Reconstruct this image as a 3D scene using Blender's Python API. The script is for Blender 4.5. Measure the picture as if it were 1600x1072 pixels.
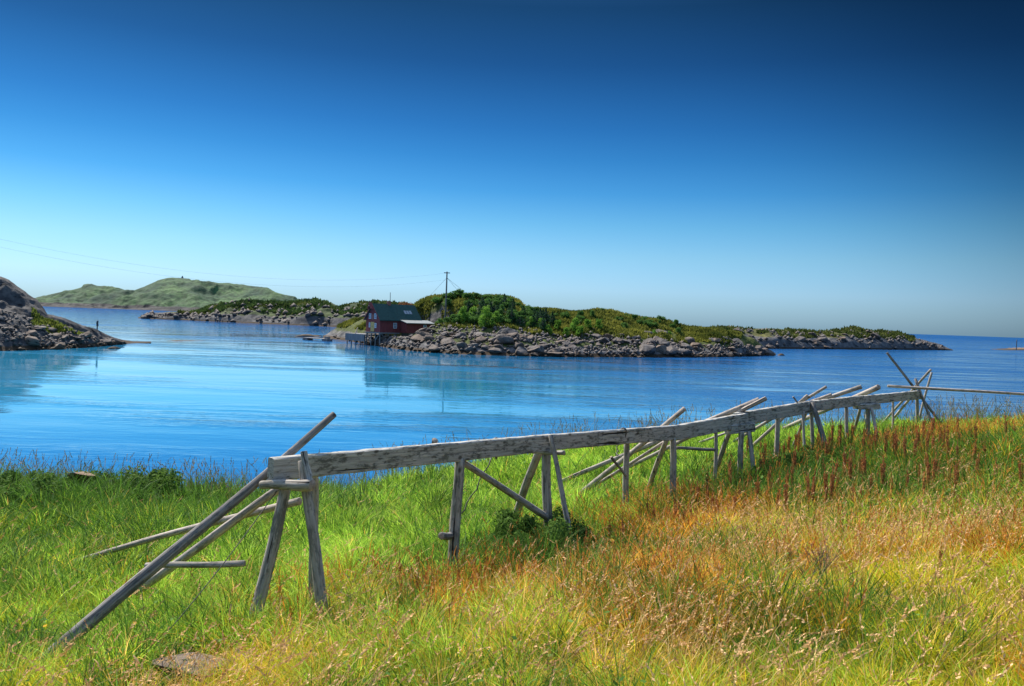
import bpy, math, random
import numpy as np
from mathutils import Vector, Matrix

random.seed(7)
RNG = np.random.default_rng(11)
R = math.radians
for o in list(bpy.data.objects):
    bpy.data.objects.remove(o, do_unlink=True)
SC = bpy.context.scene
COL = SC.collection

# ------------------------------------------------------------------ camera
EYE = 6.0                       # metres above the sea
FPX = 1256.0                    # focal length in photo pixels (1600 wide)
ROLL = math.atan(0.035)
PITCH = math.atan(36.2 / FPX)
fw = Vector((0, math.cos(PITCH), -math.sin(PITCH)))
rt0 = Vector((1, 0, 0)); up0 = rt0.cross(fw)
rt = rt0 * math.cos(ROLL) + up0 * math.sin(ROLL)
up = up0 * math.cos(ROLL) - rt0 * math.sin(ROLL)
cam_d = bpy.data.cameras.new('camera')
cam = bpy.data.objects.new('camera', cam_d); COL.objects.link(cam)
m = Matrix((rt, up, -fw)).transposed().to_4x4(); m.translation = (0, 0, EYE)
cam.matrix_world = m
cam_d.sensor_width = 36.0; cam_d.lens = FPX / 1600 * 36
cam_d.clip_start = 0.1; cam_d.clip_end = 60000
SC.camera = cam

# ------------------------------------------------------------------ sky, sun, exposure
SUN_AZ = R(-42)                 # left of the view direction (+Y), beyond the water
SUN_EL = R(47)
world = bpy.data.worlds.new('World'); SC.world = world; world.use_nodes = True
nt = world.node_tree; N = nt.nodes; L = nt.links
bg = N['Background']
sky = N.new('ShaderNodeTexSky'); sky.sky_type = 'NISHITA'; sky.sun_disc = False
sky.sun_elevation = SUN_EL; sky.sun_rotation = SUN_AZ
sky.air_density = 1.3; sky.dust_density = 0.6; sky.ozone_density = 2.0; sky.altitude = 0
tc = N.new('ShaderNodeTexCoord'); sx = N.new('ShaderNodeSeparateXYZ'); L.new(tc.outputs['Generated'], sx.inputs[0])
ramp = N.new('ShaderNodeValToRGB'); L.new(sx.outputs['Z'], ramp.inputs[0])
cr = ramp.color_ramp
SKYR = [(0.0, (.19, .36, .72)), (.04, (.225, .39, .72)), (.08, (.185, .35, .57)), (.118, (.12, .295, .485)), (.156, (.062, .225, .42)), (.195, (.038, .172, .345)),
        (.23, (.027, .133, .285)), (.30, (.0165, .078, .17)), (.36, (.0135, .056, .108)), (.47, (.06, .14, .25)), (.66, (1.3, 1.25, 1.2)), (1.0, (1.9, 1.75, 1.6))]  # top stops boosted as added fill for the shaded sides
while len(cr.elements) < len(SKYR): cr.elements.new(0.5)
for e, (p, c) in zip(cr.elements, SKYR):
    e.position = p; e.color = (*c, 1)
mul = N.new('ShaderNodeMixRGB'); mul.blend_type = 'MULTIPLY'; mul.inputs[0].default_value = 1
L.new(sky.outputs[0], mul.inputs[1]); L.new(ramp.outputs[0], mul.inputs[2])
# polarised sky off the sun is deeper; behind the camera boosted as added fill
dt = N.new('ShaderNodeVectorMath'); dt.operation = 'DOT_PRODUCT'
L.new(tc.outputs['Generated'], dt.inputs[0])
dt.inputs[1].default_value = (math.sin(SUN_AZ), math.cos(SUN_AZ), -0.55)
mr0 = N.new('ShaderNodeMapRange'); L.new(dt.outputs['Value'], mr0.inputs[0]); mr0.inputs[1].default_value = -1.1; mr0.inputs[2].default_value = 1.1
mr = N.new('ShaderNodeValToRGB'); L.new(mr0.outputs[0], mr.inputs[0]); mr.color_ramp.interpolation = 'B_SPLINE'
POL_FILL = [(.0, 1.9), (.2, 1.9), (.36, 1.1), (.48, .40), (.55, .42), (.61, .72), (.68, 1.0), (.76, 1.0)]
while len(mr.color_ramp.elements) < len(POL_FILL): mr.color_ramp.elements.new(0.5)
for e, (p, c) in zip(mr.color_ramp.elements, POL_FILL):
    e.position = p; e.color = (c, c, c, 1)
mu2 = N.new('ShaderNodeMixRGB'); mu2.blend_type = 'MULTIPLY'; mu2.inputs[0].default_value = 1
L.new(mul.outputs[0], mu2.inputs[1]); L.new(mr.outputs[0], mu2.inputs[2])
L.new(mu2.outputs[0], bg.inputs[0]); bg.inputs[1].default_value = 0.15

sun_d = bpy.data.lights.new('sun', 'SUN'); sun_d.energy = 5.0; sun_d.angle = R(0.5); sun_d.color = (1, 0.93, 0.82)
sun = bpy.data.objects.new('sun', sun_d); COL.objects.link(sun)
sdir = Vector((math.sin(SUN_AZ) * math.cos(SUN_EL), math.cos(SUN_AZ) * math.cos(SUN_EL), math.sin(SUN_EL)))
sun.rotation_euler = sdir.to_track_quat('Z', 'Y').to_euler()
sun.location = (-20, 0, 40)
vs = SC.view_settings
vs.view_transform = 'Standard'; vs.look = 'None'; vs.gamma = 1; vs.use_curve_mapping = False
vs.exposure = 0.75

# ------------------------------------------------------------------ helpers
def P(px, py, y):
    """point seen at a photo pixel, y metres in front of the camera"""
    d = fw + rt * ((px - 800) / FPX) + up * ((536 - py) / FPX)
    return Vector((0, 0, EYE)) + d * (y / d.y)
def on_water(px, py):
    d = fw + rt * ((px - 800) / FPX) + up * ((536 - py) / FPX)
    return Vector((0, 0, EYE)) + d * (EYE / -d.z)

def tag(o, label=None, cat=None, group=None, kind=None):
    if label: o['label'] = label
    if cat: o['category'] = cat
    if group: o['group'] = group
    if kind: o['kind'] = kind
    return o
def empty(name, loc, rz=0):
    o = bpy.data.objects.new(name, None); COL.objects.link(o)
    o.location = loc; o.rotation_euler = (0, 0, rz); o.empty_display_size = 0.2
    return o
def mesh_obj(name, verts, faces, mat, parent=None, smooth=False, loc=None, rot=None, col=None, mats=None, fmat=None):
    me = bpy.data.meshes.new(name)
    me.from_pydata([tuple(v) for v in verts], [], faces)
    for mm in (mats or [mat]): me.materials.append(mm)
    if fmat is not None: me.polygons.foreach_set('material_index', np.array(fmat, dtype=np.int32))
    if smooth: me.polygons.foreach_set('use_smooth', np.ones(len(me.polygons), dtype=bool))
    if col is not None:
        a = me.color_attributes.new('Col', 'FLOAT_COLOR', 'POINT')
        c4 = np.ones((len(verts), 4), np.float32); c4[:, :3] = col
        a.data.foreach_set('color', c4.ravel())
    me.update()
    o = bpy.data.objects.new(name, me); COL.objects.link(o)
    if parent: o.parent = parent
    if loc is not None: o.location = loc
    if rot is not None: o.rotation_mode = 'QUATERNION'; o.rotation_quaternion = rot
    return o
def fast_mesh(name, V, F, mat, col=None, smooth=True):
    """V (n,3); F list of (k,m) index arrays of equal width"""
    me = bpy.data.meshes.new(name)
    nl = sum(f.size for f in F); nf = sum(len(f) for f in F)
    me.vertices.add(len(V)); me.loops.add(nl); me.polygons.add(nf)
    me.vertices.foreach_set('co', np.asarray(V, np.float32).ravel())
    me.loops.foreach_set('vertex_index', np.concatenate([f.ravel() for f in F]).astype(np.int32))
    tot = np.concatenate([np.full(len(f), f.shape[1]) for f in F])
    st = np.concatenate([[0], np.cumsum(tot)[:-1]])
    me.polygons.foreach_set('loop_start', st.astype(np.int32))
    if smooth: me.polygons.foreach_set('use_smooth', np.ones(nf, dtype=bool))
    me.update(calc_edges=True)
    if col is not None:
        a = me.color_attributes.new('Col', 'FLOAT_COLOR', 'POINT')
        c4 = np.ones((len(V), 4), np.float32); c4[:, :3] = col
        a.data.foreach_set('color', c4.ravel())
    if mat: me.materials.append(mat)
    o = bpy.data.objects.new(name, me); COL.objects.link(o)
    return o

def _h(ix, iy, iz, s):
    n = (ix * 374761393 + iy * 668265263 + iz * 2147483647 + s * 1274126177) & 0xFFFFFFFF
    n = ((n ^ (n >> 13)) * 1274126177) & 0xFFFFFFFF
    return ((n ^ (n >> 16)) & 0xFFFF) / 65535.0
def vnoise(x, y, z=0.0, s=0):
    x = np.asarray(x, float); y = np.asarray(y, float); z = np.asarray(z, float) + np.zeros_like(x)
    xi = np.floor(x).astype(np.int64); yi = np.floor(y).astype(np.int64); zi = np.floor(z).astype(np.int64)
    u = x - xi; v = y - yi; w = z - zi
    u = u * u * (3 - 2 * u); v = v * v * (3 - 2 * v); w = w * w * (3 - 2 * w)
    r = 0
    for a in (0, 1):
        for b in (0, 1):
            for c in (0, 1):
                r = r + (u if a else 1 - u) * (v if b else 1 - v) * (w if c else 1 - w) * _h(xi + a, yi + b, zi + c, s)
    return r
def fbm(x, y, z=0.0, s=0, o=4):
    t = 0; a = 0.5; n = 0
    for k in range(o):
        f = 2.03 ** k
        t = t + a * vnoise(np.asarray(x) * f, np.asarray(y) * f, np.asarray(z) * f, s + k * 17); n += a; a *= 0.5
    return t / n
def sstep(a, b, x):
    t = np.clip((np.asarray(x, float) - a) / (b - a), 0, 1); return t * t * (3 - 2 * t)

# ------------------------------------------------------------------ materials
def new_mat(name):
    mt = bpy.data.materials.new(name); mt.use_nodes = True
    return mt, mt.node_tree.nodes, mt.node_tree.links, mt.node_tree.nodes['Principled BSDF']
def rampn(n, l, fac, stops):
    r = n.new('ShaderNodeValToRGB'); l.new(fac, r.inputs[0]); c = r.color_ramp
    while len(c.elements) < len(stops): c.elements.new(0.5)
    for e, (p, cc) in zip(c.elements, stops):
        e.position = p; e.color = (*cc, 1) if len(cc) == 3 else cc
    return r.outputs[0]
def noise(n, l, vec, scale, detail=4, rough=0.55, vscale=None):
    if vscale is not None:
        mp = n.new('ShaderNodeMapping'); l.new(vec, mp.inputs[0]); mp.inputs['Scale'].default_value = vscale; vec = mp.outputs[0]
    t = n.new('ShaderNodeTexNoise'); l.new(vec, t.inputs['Vector'])
    t.inputs['Scale'].default_value = scale; t.inputs['Detail'].default_value = detail; t.inputs['Roughness'].default_value = rough
    return t.outputs[0]
def mixc(n, l, fac, a, b, mode='MIX'):
    x = n.new('ShaderNodeMixRGB'); x.blend_type = mode
    for i, v in ((0, fac), (1, a), (2, b)):
        if hasattr(v, 'is_output'): l.new(v, x.inputs[i])
        else: x.inputs[i].default_value = v if i == 0 else (*v, 1)
    return x.outputs[0]
def bump(n, l, h, b, strength, dist):
    x = n.new('ShaderNodeBump'); l.new(h, x.inputs['Height']); x.inputs['Strength'].default_value = strength; x.inputs['Distance'].default_value = dist
    l.new(x.outputs[0], b.inputs['Normal']); return x
def mathn(n, l, op, a, b=0.0):
    x = n.new('ShaderNodeMath'); x.operation = op
    for i, v in ((0, a), (1, b)):
        if hasattr(v, 'is_output'): l.new(v, x.inputs[i])
        else: x.inputs[i].default_value = v
    return x.outputs[0]
def mat_plain(name, col, rough=0.6, var=0.15, scale=6, metallic=0):
    mt, n, l, b = new_mat(name)
    g = n.new('ShaderNodeTexCoord').outputs['Object']
    f = noise(n, l, g, scale, 4)
    l.new(rampn(n, l, f, [(0.3, tuple(c * (1 - var) for c in col)), (0.7, tuple(min(1, c * (1 + var)) for c in col))]), b.inputs['Base Color'])
    b.inputs['Roughness'].default_value = rough; b.inputs['Metallic'].default_value = metallic
    return mt
def mat_wood(name, lo, mid, hi, grain=(26, 26, 1.1), mott=0.6):
    """grey weathered timber: grain along local z, dark lichen mottling, checks along the grain, knots"""
    mt, n, l, b = new_mat(name)
    tcn = n.new('ShaderNodeTexCoord'); g = tcn.outputs['Object']
    oi = n.new('ShaderNodeObjectInfo').outputs['Random']
    ad = n.new('ShaderNodeVectorMath'); ad.operation = 'ADD'; l.new(g, ad.inputs[0])
    cx = n.new('ShaderNodeCombineXYZ')
    l.new(mathn(n, l, 'MULTIPLY', oi, 37.0), cx.inputs[2]); l.new(cx.outputs[0], ad.inputs[1]); v = ad.outputs[0]
    f = noise(n, l, v, 1.0, 5, 0.65, grain)
    c = rampn(n, l, f, [(0.28, lo), (0.5, mid), (0.72, hi)])
    f2 = noise(n, l, v, 2.6, 4, 0.6); f4 = noise(n, l, v, 1.0, 5, 0.7, (26, 26, 9))
    m_ = mathn(n, l, 'ADD', f4, mathn(n, l, 'MULTIPLY', f2, 0.55))
    c = mixc(n, l, rampn(n, l, m_, [(0.78, (0, 0, 0)), (0.90, (mott, mott, mott))]), c, (0.045, 0.045, 0.042))
    c = mixc(n, l, rampn(n, l, f2, [(0.50, (0, 0, 0)), (0.72, (0.35, 0.35, 0.35))]), c, (mid[0] * .62, mid[1] * .66, mid[2] * .55))
    k = noise(n, l, v, 1.0, 3, 0.5, (20, 20, 0.8)); kk = rampn(n, l, k, [(0.31, (1, 1, 1)), (0.355, (0, 0, 0))])
    c = mixc(n, l, kk, c, (0.018, 0.016, 0.015))
    vo = n.new('ShaderNodeTexVoronoi'); mp = n.new('ShaderNodeMapping'); l.new(v, mp.inputs[0]); mp.inputs['Scale'].default_value = (5, 5, 3); l.new(mp.outputs[0], vo.inputs['Vector'])
    vo.inputs['Scale'].default_value = 1.0
    c = mixc(n, l, rampn(n, l, vo.outputs['Distance'], [(0.07, (.8, .8, .8)), (0.14, (0, 0, 0))]), c, (0.05, 0.04, 0.032))
    l.new(c, b.inputs['Base Color']); b.inputs['Roughness'].default_value = 0.9
    b.inputs['Specular IOR Level'].default_value = 0.15
    hgt = mathn(n, l, 'SUBTRACT', f, mathn(n, l, 'MULTIPLY', kk, 0.8))
    bump(n, l, hgt, b, 0.6, 0.014)
    return mt
M = {}
M['beam'] = mat_wood('weathered_beam_wood', (0.185, 0.18, 0.165), (0.40, 0.385, 0.35), (0.60, 0.58, 0.53), (44, 44, 2.2), .8)
M['pole'] = mat_wood('weathered_pole_wood', (0.16, 0.145, 0.125), (0.34, 0.31, 0.27), (0.54, 0.485, 0.42), (40, 40, 1.4))
M['pale_pole'] = mat_wood('pale_pole_wood', (0.22, 0.19, 0.165), (0.42, 0.36, 0.31), (0.60, 0.53, 0.46))
M['dark_pole'] = mat_wood('dark_pole_wood', (0.075, 0.07, 0.068), (0.20, 0.185, 0.17), (0.38, 0.35, 0.32), (40, 40, 1.3))
M['endgrain'] = mat_plain('end_grain', (0.30, 0.24, 0.19), 0.9, 0.35, 30)
M['wire'] = mat_plain('rusty_wire', (0.10, 0.085, 0.075), 0.6, 0.3, 40)
M['cable'] = mat_plain('dark_cable', (0.06, 0.07, 0.08), 0.6)
def mat_vcol(name, transl=0.4, rough=0.55, spec=0.3):
    mt, n, l, b = new_mat(name)
    a = n.new('ShaderNodeVertexColor'); a.layer_name = 'Col'
    l.new(a.outputs[0], b.inputs['Base Color']); b.inputs['Roughness'].default_value = rough; b.inputs['Specular IOR Level'].default_value = spec
    t = n.new('ShaderNodeBsdfTranslucent'); l.new(a.outputs[0], t.inputs[0])
    mx = n.new('ShaderNodeMixShader'); mx.inputs[0].default_value = transl
    l.new(b.outputs[0], mx.inputs[1]); l.new(t.outputs[0], mx.inputs[2])
    l.new(mx.outputs[0], n['Material Output'].inputs['Surface'])
    return mt
M['grass'] = mat_vcol('grass_blades', 0.48, .6, .12)
M['herb'] = mat_vcol('herb_leaves', 0.45, .7, .12)
M['leaf'] = mat_vcol('shrub_leaves', 0.35, .8, .08)
M['dock'] = mat_vcol('dock_seed', 0.25, 0.8, 0.1)
def mat_rock(name, lo, mid, hi, scale=0.8, band=True):
    mt, n, l, b = new_mat(name)
    geo = n.new('ShaderNodeNewGeometry'); g = geo.outputs['Position']
    f = noise(n, l, g, scale, 6, 0.65); f2 = noise(n, l, g, scale * 0.35, 4)
    c = rampn(n, l, f, [(0.3, lo), (0.5, mid), (0.7, hi)])
    c = mixc(n, l, rampn(n, l, f2, [(0.45, (0, 0, 0)), (0.65, (0.5, 0.5, 0.5))]), c, (mid[0] * 1.25, mid[1] * 1.02, mid[2] * 0.85))
    oi = n.new('ShaderNodeObjectInfo').outputs['Random']
    c = mixc(n, l, rampn(n, l, oi, [(0.35, (0, 0, 0)), (0.9, (.75, .75, .75))]), c, (mid[0] * 1.35, mid[1] * 1.05, mid[2] * .78))
    cr_ = noise(n, l, g, 1.0, 3, .6, (.9, .9, 3.2)); ck = rampn(n, l, cr_, [(0.34, (1, 1, 1)), (0.38, (0, 0, 0))])
    c = mixc(n, l, ck, c, tuple(.35 * a for a in lo))
    if band:
        sz = n.new('ShaderNodeSeparateXYZ'); l.new(g, sz.inputs[0])
        zz = mathn(n, l, 'ADD', sz.outputs[2], mathn(n, l, 'MULTIPLY', f, -0.9))
        wet = rampn(n, l, zz, [(0.0, (1, 1, 1)), (0.25, (0, 0, 0))])
        c = mixc(n, l, wet, c, (0.055, 0.037, 0.022))
    l.new(c, b.inputs['Base Color']); b.inputs['Roughness'].default_value = 0.85; b.inputs['Specular IOR Level'].default_value = 0.3
    bump(n, l, f, b, 0.6, 0.35)
    return mt
M['rock'] = mat_rock('shore_rock', (0.038, 0.035, 0.035), (0.105, 0.094, 0.088), (0.205, 0.182, 0.165))
M['rock_dark'] = mat_rock('skerry_rock', (0.07, 0.06, 0.05), (0.15, 0.12, 0.09), (0.24, 0.20, 0.16))
def mat_island(name, scale, veg_lo, veg_hi, rock_bias=0.0, hz=(0.8, 2.6), rk=1.0):
    """grass and heather on the tops, bare rock low down and on steep faces, brown weed at the waterline"""
    mt, n, l, b = new_mat(name)
    geo = n.new('ShaderNodeNewGeometry'); g = geo.outputs['Position']
    sn = n.new('ShaderNodeSeparateXYZ'); l.new(geo.outputs['Normal'], sn.inputs[0])
    sz = n.new('ShaderNodeSeparateXYZ'); l.new(g, sz.inputs[0])
    f = noise(n, l, g, scale, 6, 0.65); f2 = noise(n, l, g, scale * 0.3, 5, 0.6); f3 = noise(n, l, g, scale * 2.4, 3)
    rock = rampn(n, l, f, [(0.3, (0.03 * rk, 0.032 * rk, 0.037 * rk)), (0.5, (0.09 * rk, 0.09 * rk, 0.093 * rk)), (0.7, (0.20 * rk, 0.185 * rk, 0.175 * rk))])
    ckn = noise(n, l, g, 1.0, 4, .6, (scale * .9, scale * .9, scale * 3.5))
    rock = mixc(n, l, rampn(n, l, ckn, [(0.36, (.9, .9, .9)), (0.41, (0, 0, 0))]), rock, (0.016, 0.016, 0.017))
    veg = rampn(n, l, f2, [(0.32, veg_lo), (0.5, tuple((a + c) / 2 for a, c in zip(veg_lo, veg_hi))), (0.66, veg_hi)])
    veg = mixc(n, l, rampn(n, l, f3, [(0.4, (0, 0, 0)), (0.6, (0.6, 0.6, 0.6))]), veg, tuple(0.4 * a for a in veg_lo))
    w = mathn(n, l, 'MULTIPLY', sn.outputs[2], 1.3)
    w = mathn(n, l, 'ADD', w, mathn(n, l, 'MULTIPLY', f2, 1.6))
    mrn = n.new('ShaderNodeMapRange'); l.new(sz.outputs[2], mrn.inputs[0]); mrn.inputs[1].default_value = hz[0]; mrn.inputs[2].default_value = hz[1]
    mrn.inputs[3].default_value = -0.9; mrn.inputs[4].default_value = 0.25
    w = mathn(n, l, 'ADD', w, mrn.outputs[0])
    wv = rampn(n, l, w, [(0.0, (0, 0, 0)), (1.0, (1, 1, 1))])
    mr2 = n.new('ShaderNodeMapRange'); l.new(w, mr2.inputs[0]); mr2.inputs[1].default_value = 1.35 + rock_bias; mr2.inputs[2].default_value = 1.6 + rock_bias
    c = mixc(n, l, mr2.outputs[0], rock, veg)
    zz = mathn(n, l, 'ADD', sz.outputs[2], mathn(n, l, 'MULTIPLY', f, -0.9))
    c = mixc(n, l, rampn(n, l, zz, [(0.0, (1, 1, 1)), (0.18, (0, 0, 0))]), c, (0.05, 0.033, 0.02))
    l.new(c, b.inputs['Base Color']); b.inputs['Roughness'].default_value = 0.9; b.inputs['Specular IOR Level'].default_value = 0.15
    bump(n, l, f, b, 0.7, 0.6 / scale * 0.4)
    return mt
M['island'] = mat_island('island_ground', 0.7, (0.03, 0.05, 0.012), (0.10, 0.115, 0.025), .1)
M['point'] = mat_island('point_ground', 0.6, (0.06, 0.09, 0.015), (0.2, 0.2, 0.045), 1.35, (.8, 2.6), .6)
M['islet'] = mat_island('islet_ground', 0.25, (0.022, 0.045, 0.02), (0.08, 0.105, 0.035), 0.12, (2, 6), .85)
M['far'] = mat_island('far_hill_ground', 0.045, (0.012, 0.042, 0.034), (0.09, 0.165, 0.06), 0.2, (3, 14), .5)  # bluish low tone puts the distance haze into the ground colour
M['skerries'] = mat_island('low_islet_ground', 0.4, (0.05, 0.06, 0.018), (0.13, 0.125, 0.04), 0.38, (2, 5), .95)

# water
mt, n, l, b = new_mat('sea_water'); M['sea'] = mt
g = n.new('ShaderNodeNewGeometry').outputs['Position']
patch = noise(n, l, g, 1.0, 3, 0.55, (0.012, 0.040, 0.03))
patchf = rampn(n, l, patch, [(0.46, (0, 0, 0)), (0.60, (1, 1, 1))])
streak = noise(n, l, g, 1.0, 4, 0.6, (0.035, 0.22, 0.1))
w1 = noise(n, l, g, 1.0, 3, 0.55, (0.30, 0.75, 0.5))
w2 = noise(n, l, g, 1.0, 3, 0.55, (1.6, 2.8, 2.0))
w3 = noise(n, l, g, 1.0, 2, 0.5, (0.05, 0.10, 0.1))
sxw = n.new('ShaderNodeSeparateXYZ'); l.new(g, sxw.inputs[0])
mrx = n.new('ShaderNodeMapRange'); l.new(sxw.outputs[0], mrx.inputs[0])     # open sea to the right is breezier
mrx.inputs[1].default_value = -6; mrx.inputs[2].default_value = 60; mrx.inputs[3].default_value = 0.0; mrx.inputs[4].default_value = 0.8
mry = n.new('ShaderNodeMapRange'); l.new(sxw.outputs[1], mry.inputs[0])     # and the open sea behind the islands more so
mry.inputs[1].default_value = 180; mry.inputs[2].default_value = 900; mry.inputs[3].default_value = 0.0; mry.inputs[4].default_value = 3.0
br = mathn(n, l, 'ADD', mathn(n, l, 'MULTIPLY', patchf, mathn(n, l, 'ADD', mathn(n, l, 'MULTIPLY', mrx.outputs[0], 0.5), 0.5)), mrx.outputs[0])
br = mathn(n, l, 'MULTIPLY', br, rampn(n, l, streak, [(0.40, (.15, .15, .15)), (0.58, (1.5, 1.5, 1.5))]))
br0 = br; br = mathn(n, l, 'ADD', br, mry.outputs[0])
h = mathn(n, l, 'MULTIPLY', w1, mathn(n, l, 'ADD', mathn(n, l, 'MULTIPLY', br, 0.085), 0.012))
h = mathn(n, l, 'ADD', h, mathn(n, l, 'MULTIPLY', w2, mathn(n, l, 'ADD', mathn(n, l, 'MULTIPLY', br, 0.05), 0.0015)))
h = mathn(n, l, 'ADD', h, mathn(n, l, 'MULTIPLY', w3, 0.07))
bp = bump(n, l, h, b, 1.0, 1.0)
# the left bay's bright sheen painted into the water colour, deeper blue elsewhere
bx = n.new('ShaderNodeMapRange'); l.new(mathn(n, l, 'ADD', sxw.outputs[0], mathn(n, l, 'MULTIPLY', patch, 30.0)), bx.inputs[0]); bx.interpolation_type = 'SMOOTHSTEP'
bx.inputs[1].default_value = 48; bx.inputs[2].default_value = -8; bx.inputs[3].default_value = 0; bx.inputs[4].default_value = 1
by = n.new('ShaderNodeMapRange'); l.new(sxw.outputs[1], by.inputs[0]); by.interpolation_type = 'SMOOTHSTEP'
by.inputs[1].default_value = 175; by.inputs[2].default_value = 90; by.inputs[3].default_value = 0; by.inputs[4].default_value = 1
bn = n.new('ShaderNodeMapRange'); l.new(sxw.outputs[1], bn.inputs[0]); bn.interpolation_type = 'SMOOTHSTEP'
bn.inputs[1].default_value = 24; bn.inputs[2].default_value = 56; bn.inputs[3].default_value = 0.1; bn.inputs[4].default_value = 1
bay_sheen = mathn(n, l, 'MULTIPLY', mathn(n, l, 'MULTIPLY', bx.outputs[0], by.outputs[0]), bn.outputs[0])
l.new(mixc(n, l, bay_sheen, (0.008, 0.088, 0.25), (0.022, 0.235, 0.41)), b.inputs['Base Color'])
rg = mathn(n, l, 'ADD', mathn(n, l, 'MULTIPLY', br0, 0.14), 0.03); rg2 = n.new('ShaderNodeClamp'); l.new(rg, rg2.inputs[0]); rg2.inputs['Max'].default_value = 0.18
# waves too small to see far off still tilt the surface: add their slope directly to the normal
tn = n.new('ShaderNodeTexNoise'); l.new(g, tn.inputs['Vector']); tn.inputs['Scale'].default_value = 1.7; tn.inputs['Detail'].default_value = 2
vs1 = n.new('ShaderNodeVectorMath'); vs1.operation = 'SUBTRACT'; l.new(tn.outputs['Color'], vs1.inputs[0]); vs1.inputs[1].default_value = (.5, .5, .5)
vs2 = n.new('ShaderNodeVectorMath'); vs2.operation = 'MULTIPLY'; l.new(vs1.outputs[0], vs2.inputs[0]); vs2.inputs[1].default_value = (1, 1, 0)
vs3 = n.new('ShaderNodeVectorMath'); vs3.operation = 'SCALE'; l.new(vs2.outputs[0], vs3.inputs[0]); l.new(mathn(n, l, 'ADD', mathn(n, l, 'MULTIPLY', mry.outputs[0], .2), mathn(n, l, 'MULTIPLY', br, .22)), vs3.inputs['Scale'])
vs4 = n.new('ShaderNodeVectorMath'); l.new(bp.outputs[0], vs4.inputs[0]); l.new(vs3.outputs[0], vs4.inputs[1])
vs5 = n.new('ShaderNodeVectorMath'); vs5.operation = 'NORMALIZE'; l.new(vs4.outputs[0], vs5.inputs[0]); l.new(vs5.outputs[0], b.inputs['Normal'])
l.new(rg2.outputs[0], b.inputs['Roughness']); b.inputs['IOR'].default_value = 1.9
# wind-roughened sea mirrors far less of the low sky than a flat surface would: more of the deep blue water shows
df = n.new('ShaderNodeBsdfDiffuse'); df.inputs[0].default_value = (0.006, 0.052, 0.165, 1)
ff = n.new('ShaderNodeMapRange'); l.new(sxw.outputs[1], ff.inputs[0]); ff.inputs[1].default_value = 120; ff.inputs[2].default_value = 1500; ff.inputs[3].default_value = 0; ff.inputs[4].default_value = .62
fx = mathn(n, l, 'ADD', ff.outputs[0], mathn(n, l, 'MULTIPLY', br0, .22)); fc = n.new('ShaderNodeClamp'); l.new(fx, fc.inputs[0]); fc.inputs['Max'].default_value = .8
ms = n.new('ShaderNodeMixShader'); l.new(fc.outputs[0], ms.inputs[0]); l.new(b.outputs[0], ms.inputs[1]); l.new(df.outputs[0], ms.inputs[2]); l.new(ms.outputs[0], n['Material Output'].inputs['Surface'])

# meadow soil
mt, n, l, b = new_mat('meadow_soil'); M['soil'] = mt
g = n.new('ShaderNodeNewGeometry').outputs['Position']
l.new(rampn(n, l, noise(n, l, g, 3, 6, 0.7), [(0.3, (0.025, 0.03, 0.01)), (0.5, (0.06, 0.07, 0.02)), (0.7, (0.12, 0.10, 0.04))]), b.inputs['Base Color'])
b.inputs['Roughness'].default_value = 1; b.inputs['Specular IOR Level'].default_value = 0.05

# ------------------------------------------------------------------ sea
rr = [0, 20, 60, 150, 400, 1200, 4000, 12000, 40000]
V = [(0, 0, 0)]; F = []; K = 64
for r_ in rr[1:]:
    for k in range(K): V.append((r_ * math.cos(2 * math.pi * k / K), r_ * math.sin(2 * math.pi * k / K), 0))
for k in range(K): F.append((0, 1 + k, 1 + (k + 1) % K))
for j in range(len(rr) - 2):
    for k in range(K):
        a = 1 + j * K + k; c = 1 + j * K + (k + 1) % K
        F.append((a, a + K, c + K, c))
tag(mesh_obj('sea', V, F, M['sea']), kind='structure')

# ------------------------------------------------------------------ meadow (the slope the camera stands on)
CTRL = []   # x, y, z of the ground
for px, py, d, gr in [(430, 975, 8, .12), (500, 955, 8.3, .12), (710, 900, 10, .15), (855, 850, 11.7, .25), (980, 785, 13.2, .25), (1050, 765, 14.2, .25),
                      (1120, 750, 15, .3), (1215, 705, 16.4, .3), (1320, 682, 17.9, .3), (1440, 655, 20, .3), (80, 1030, 6.9, .1), (0, 1072, 6.0, .15),
                      (800, 1072, 4.7, .3), (1600, 1072, 4.0, .3), (400, 1072, 5.6, .2), (1200, 1072, 4.2, .3), (1200, 900, 7.4, .35), (1590, 800, 9.5, .35),
                      (0, 742, 15.5, .45), (200, 752, 16, .5), (320, 775, 16.5, .3), (430, 770, 17, .35), (560, 757, 17.5, .35), (720, 722, 19, .35), (850, 697, 20, .35), (960, 682, 20.5, .35),
                      (1100, 668, 21.5, .35), (1300, 664, 22.5, .35), (1500, 654, 23, .4), (1600, 655, 23.5, .4), (150, 860, 10.5, .3), (-200, 760, 14, .4), (1900, 690, 20, .4)]:
    p = P(px, py, d); CTRL.append((p.x, p.y, p.z - gr))
CTRL += [(0, 0, 4.35), (-4, 0, 3.7), (5, 0, 4.9), (0, -8, 5.2), (-12, 3, 2.4), (14, 5, 5.0)]
CTRL = np.array(CTRL)
A_ = np.c_[np.ones(len(CTRL)), CTRL[:, :2]]
PL = np.linalg.lstsq(A_, CTRL[:, 2], rcond=None)[0]
RES = CTRL[:, 2] - A_ @ PL
EDGE = np.array([(-60, 9), (-30, 13), (-14, 16.3), (-5, 18), (0.8, 21), (6, 22.3), (13, 24), (22, 26), (60, 30)])
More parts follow.
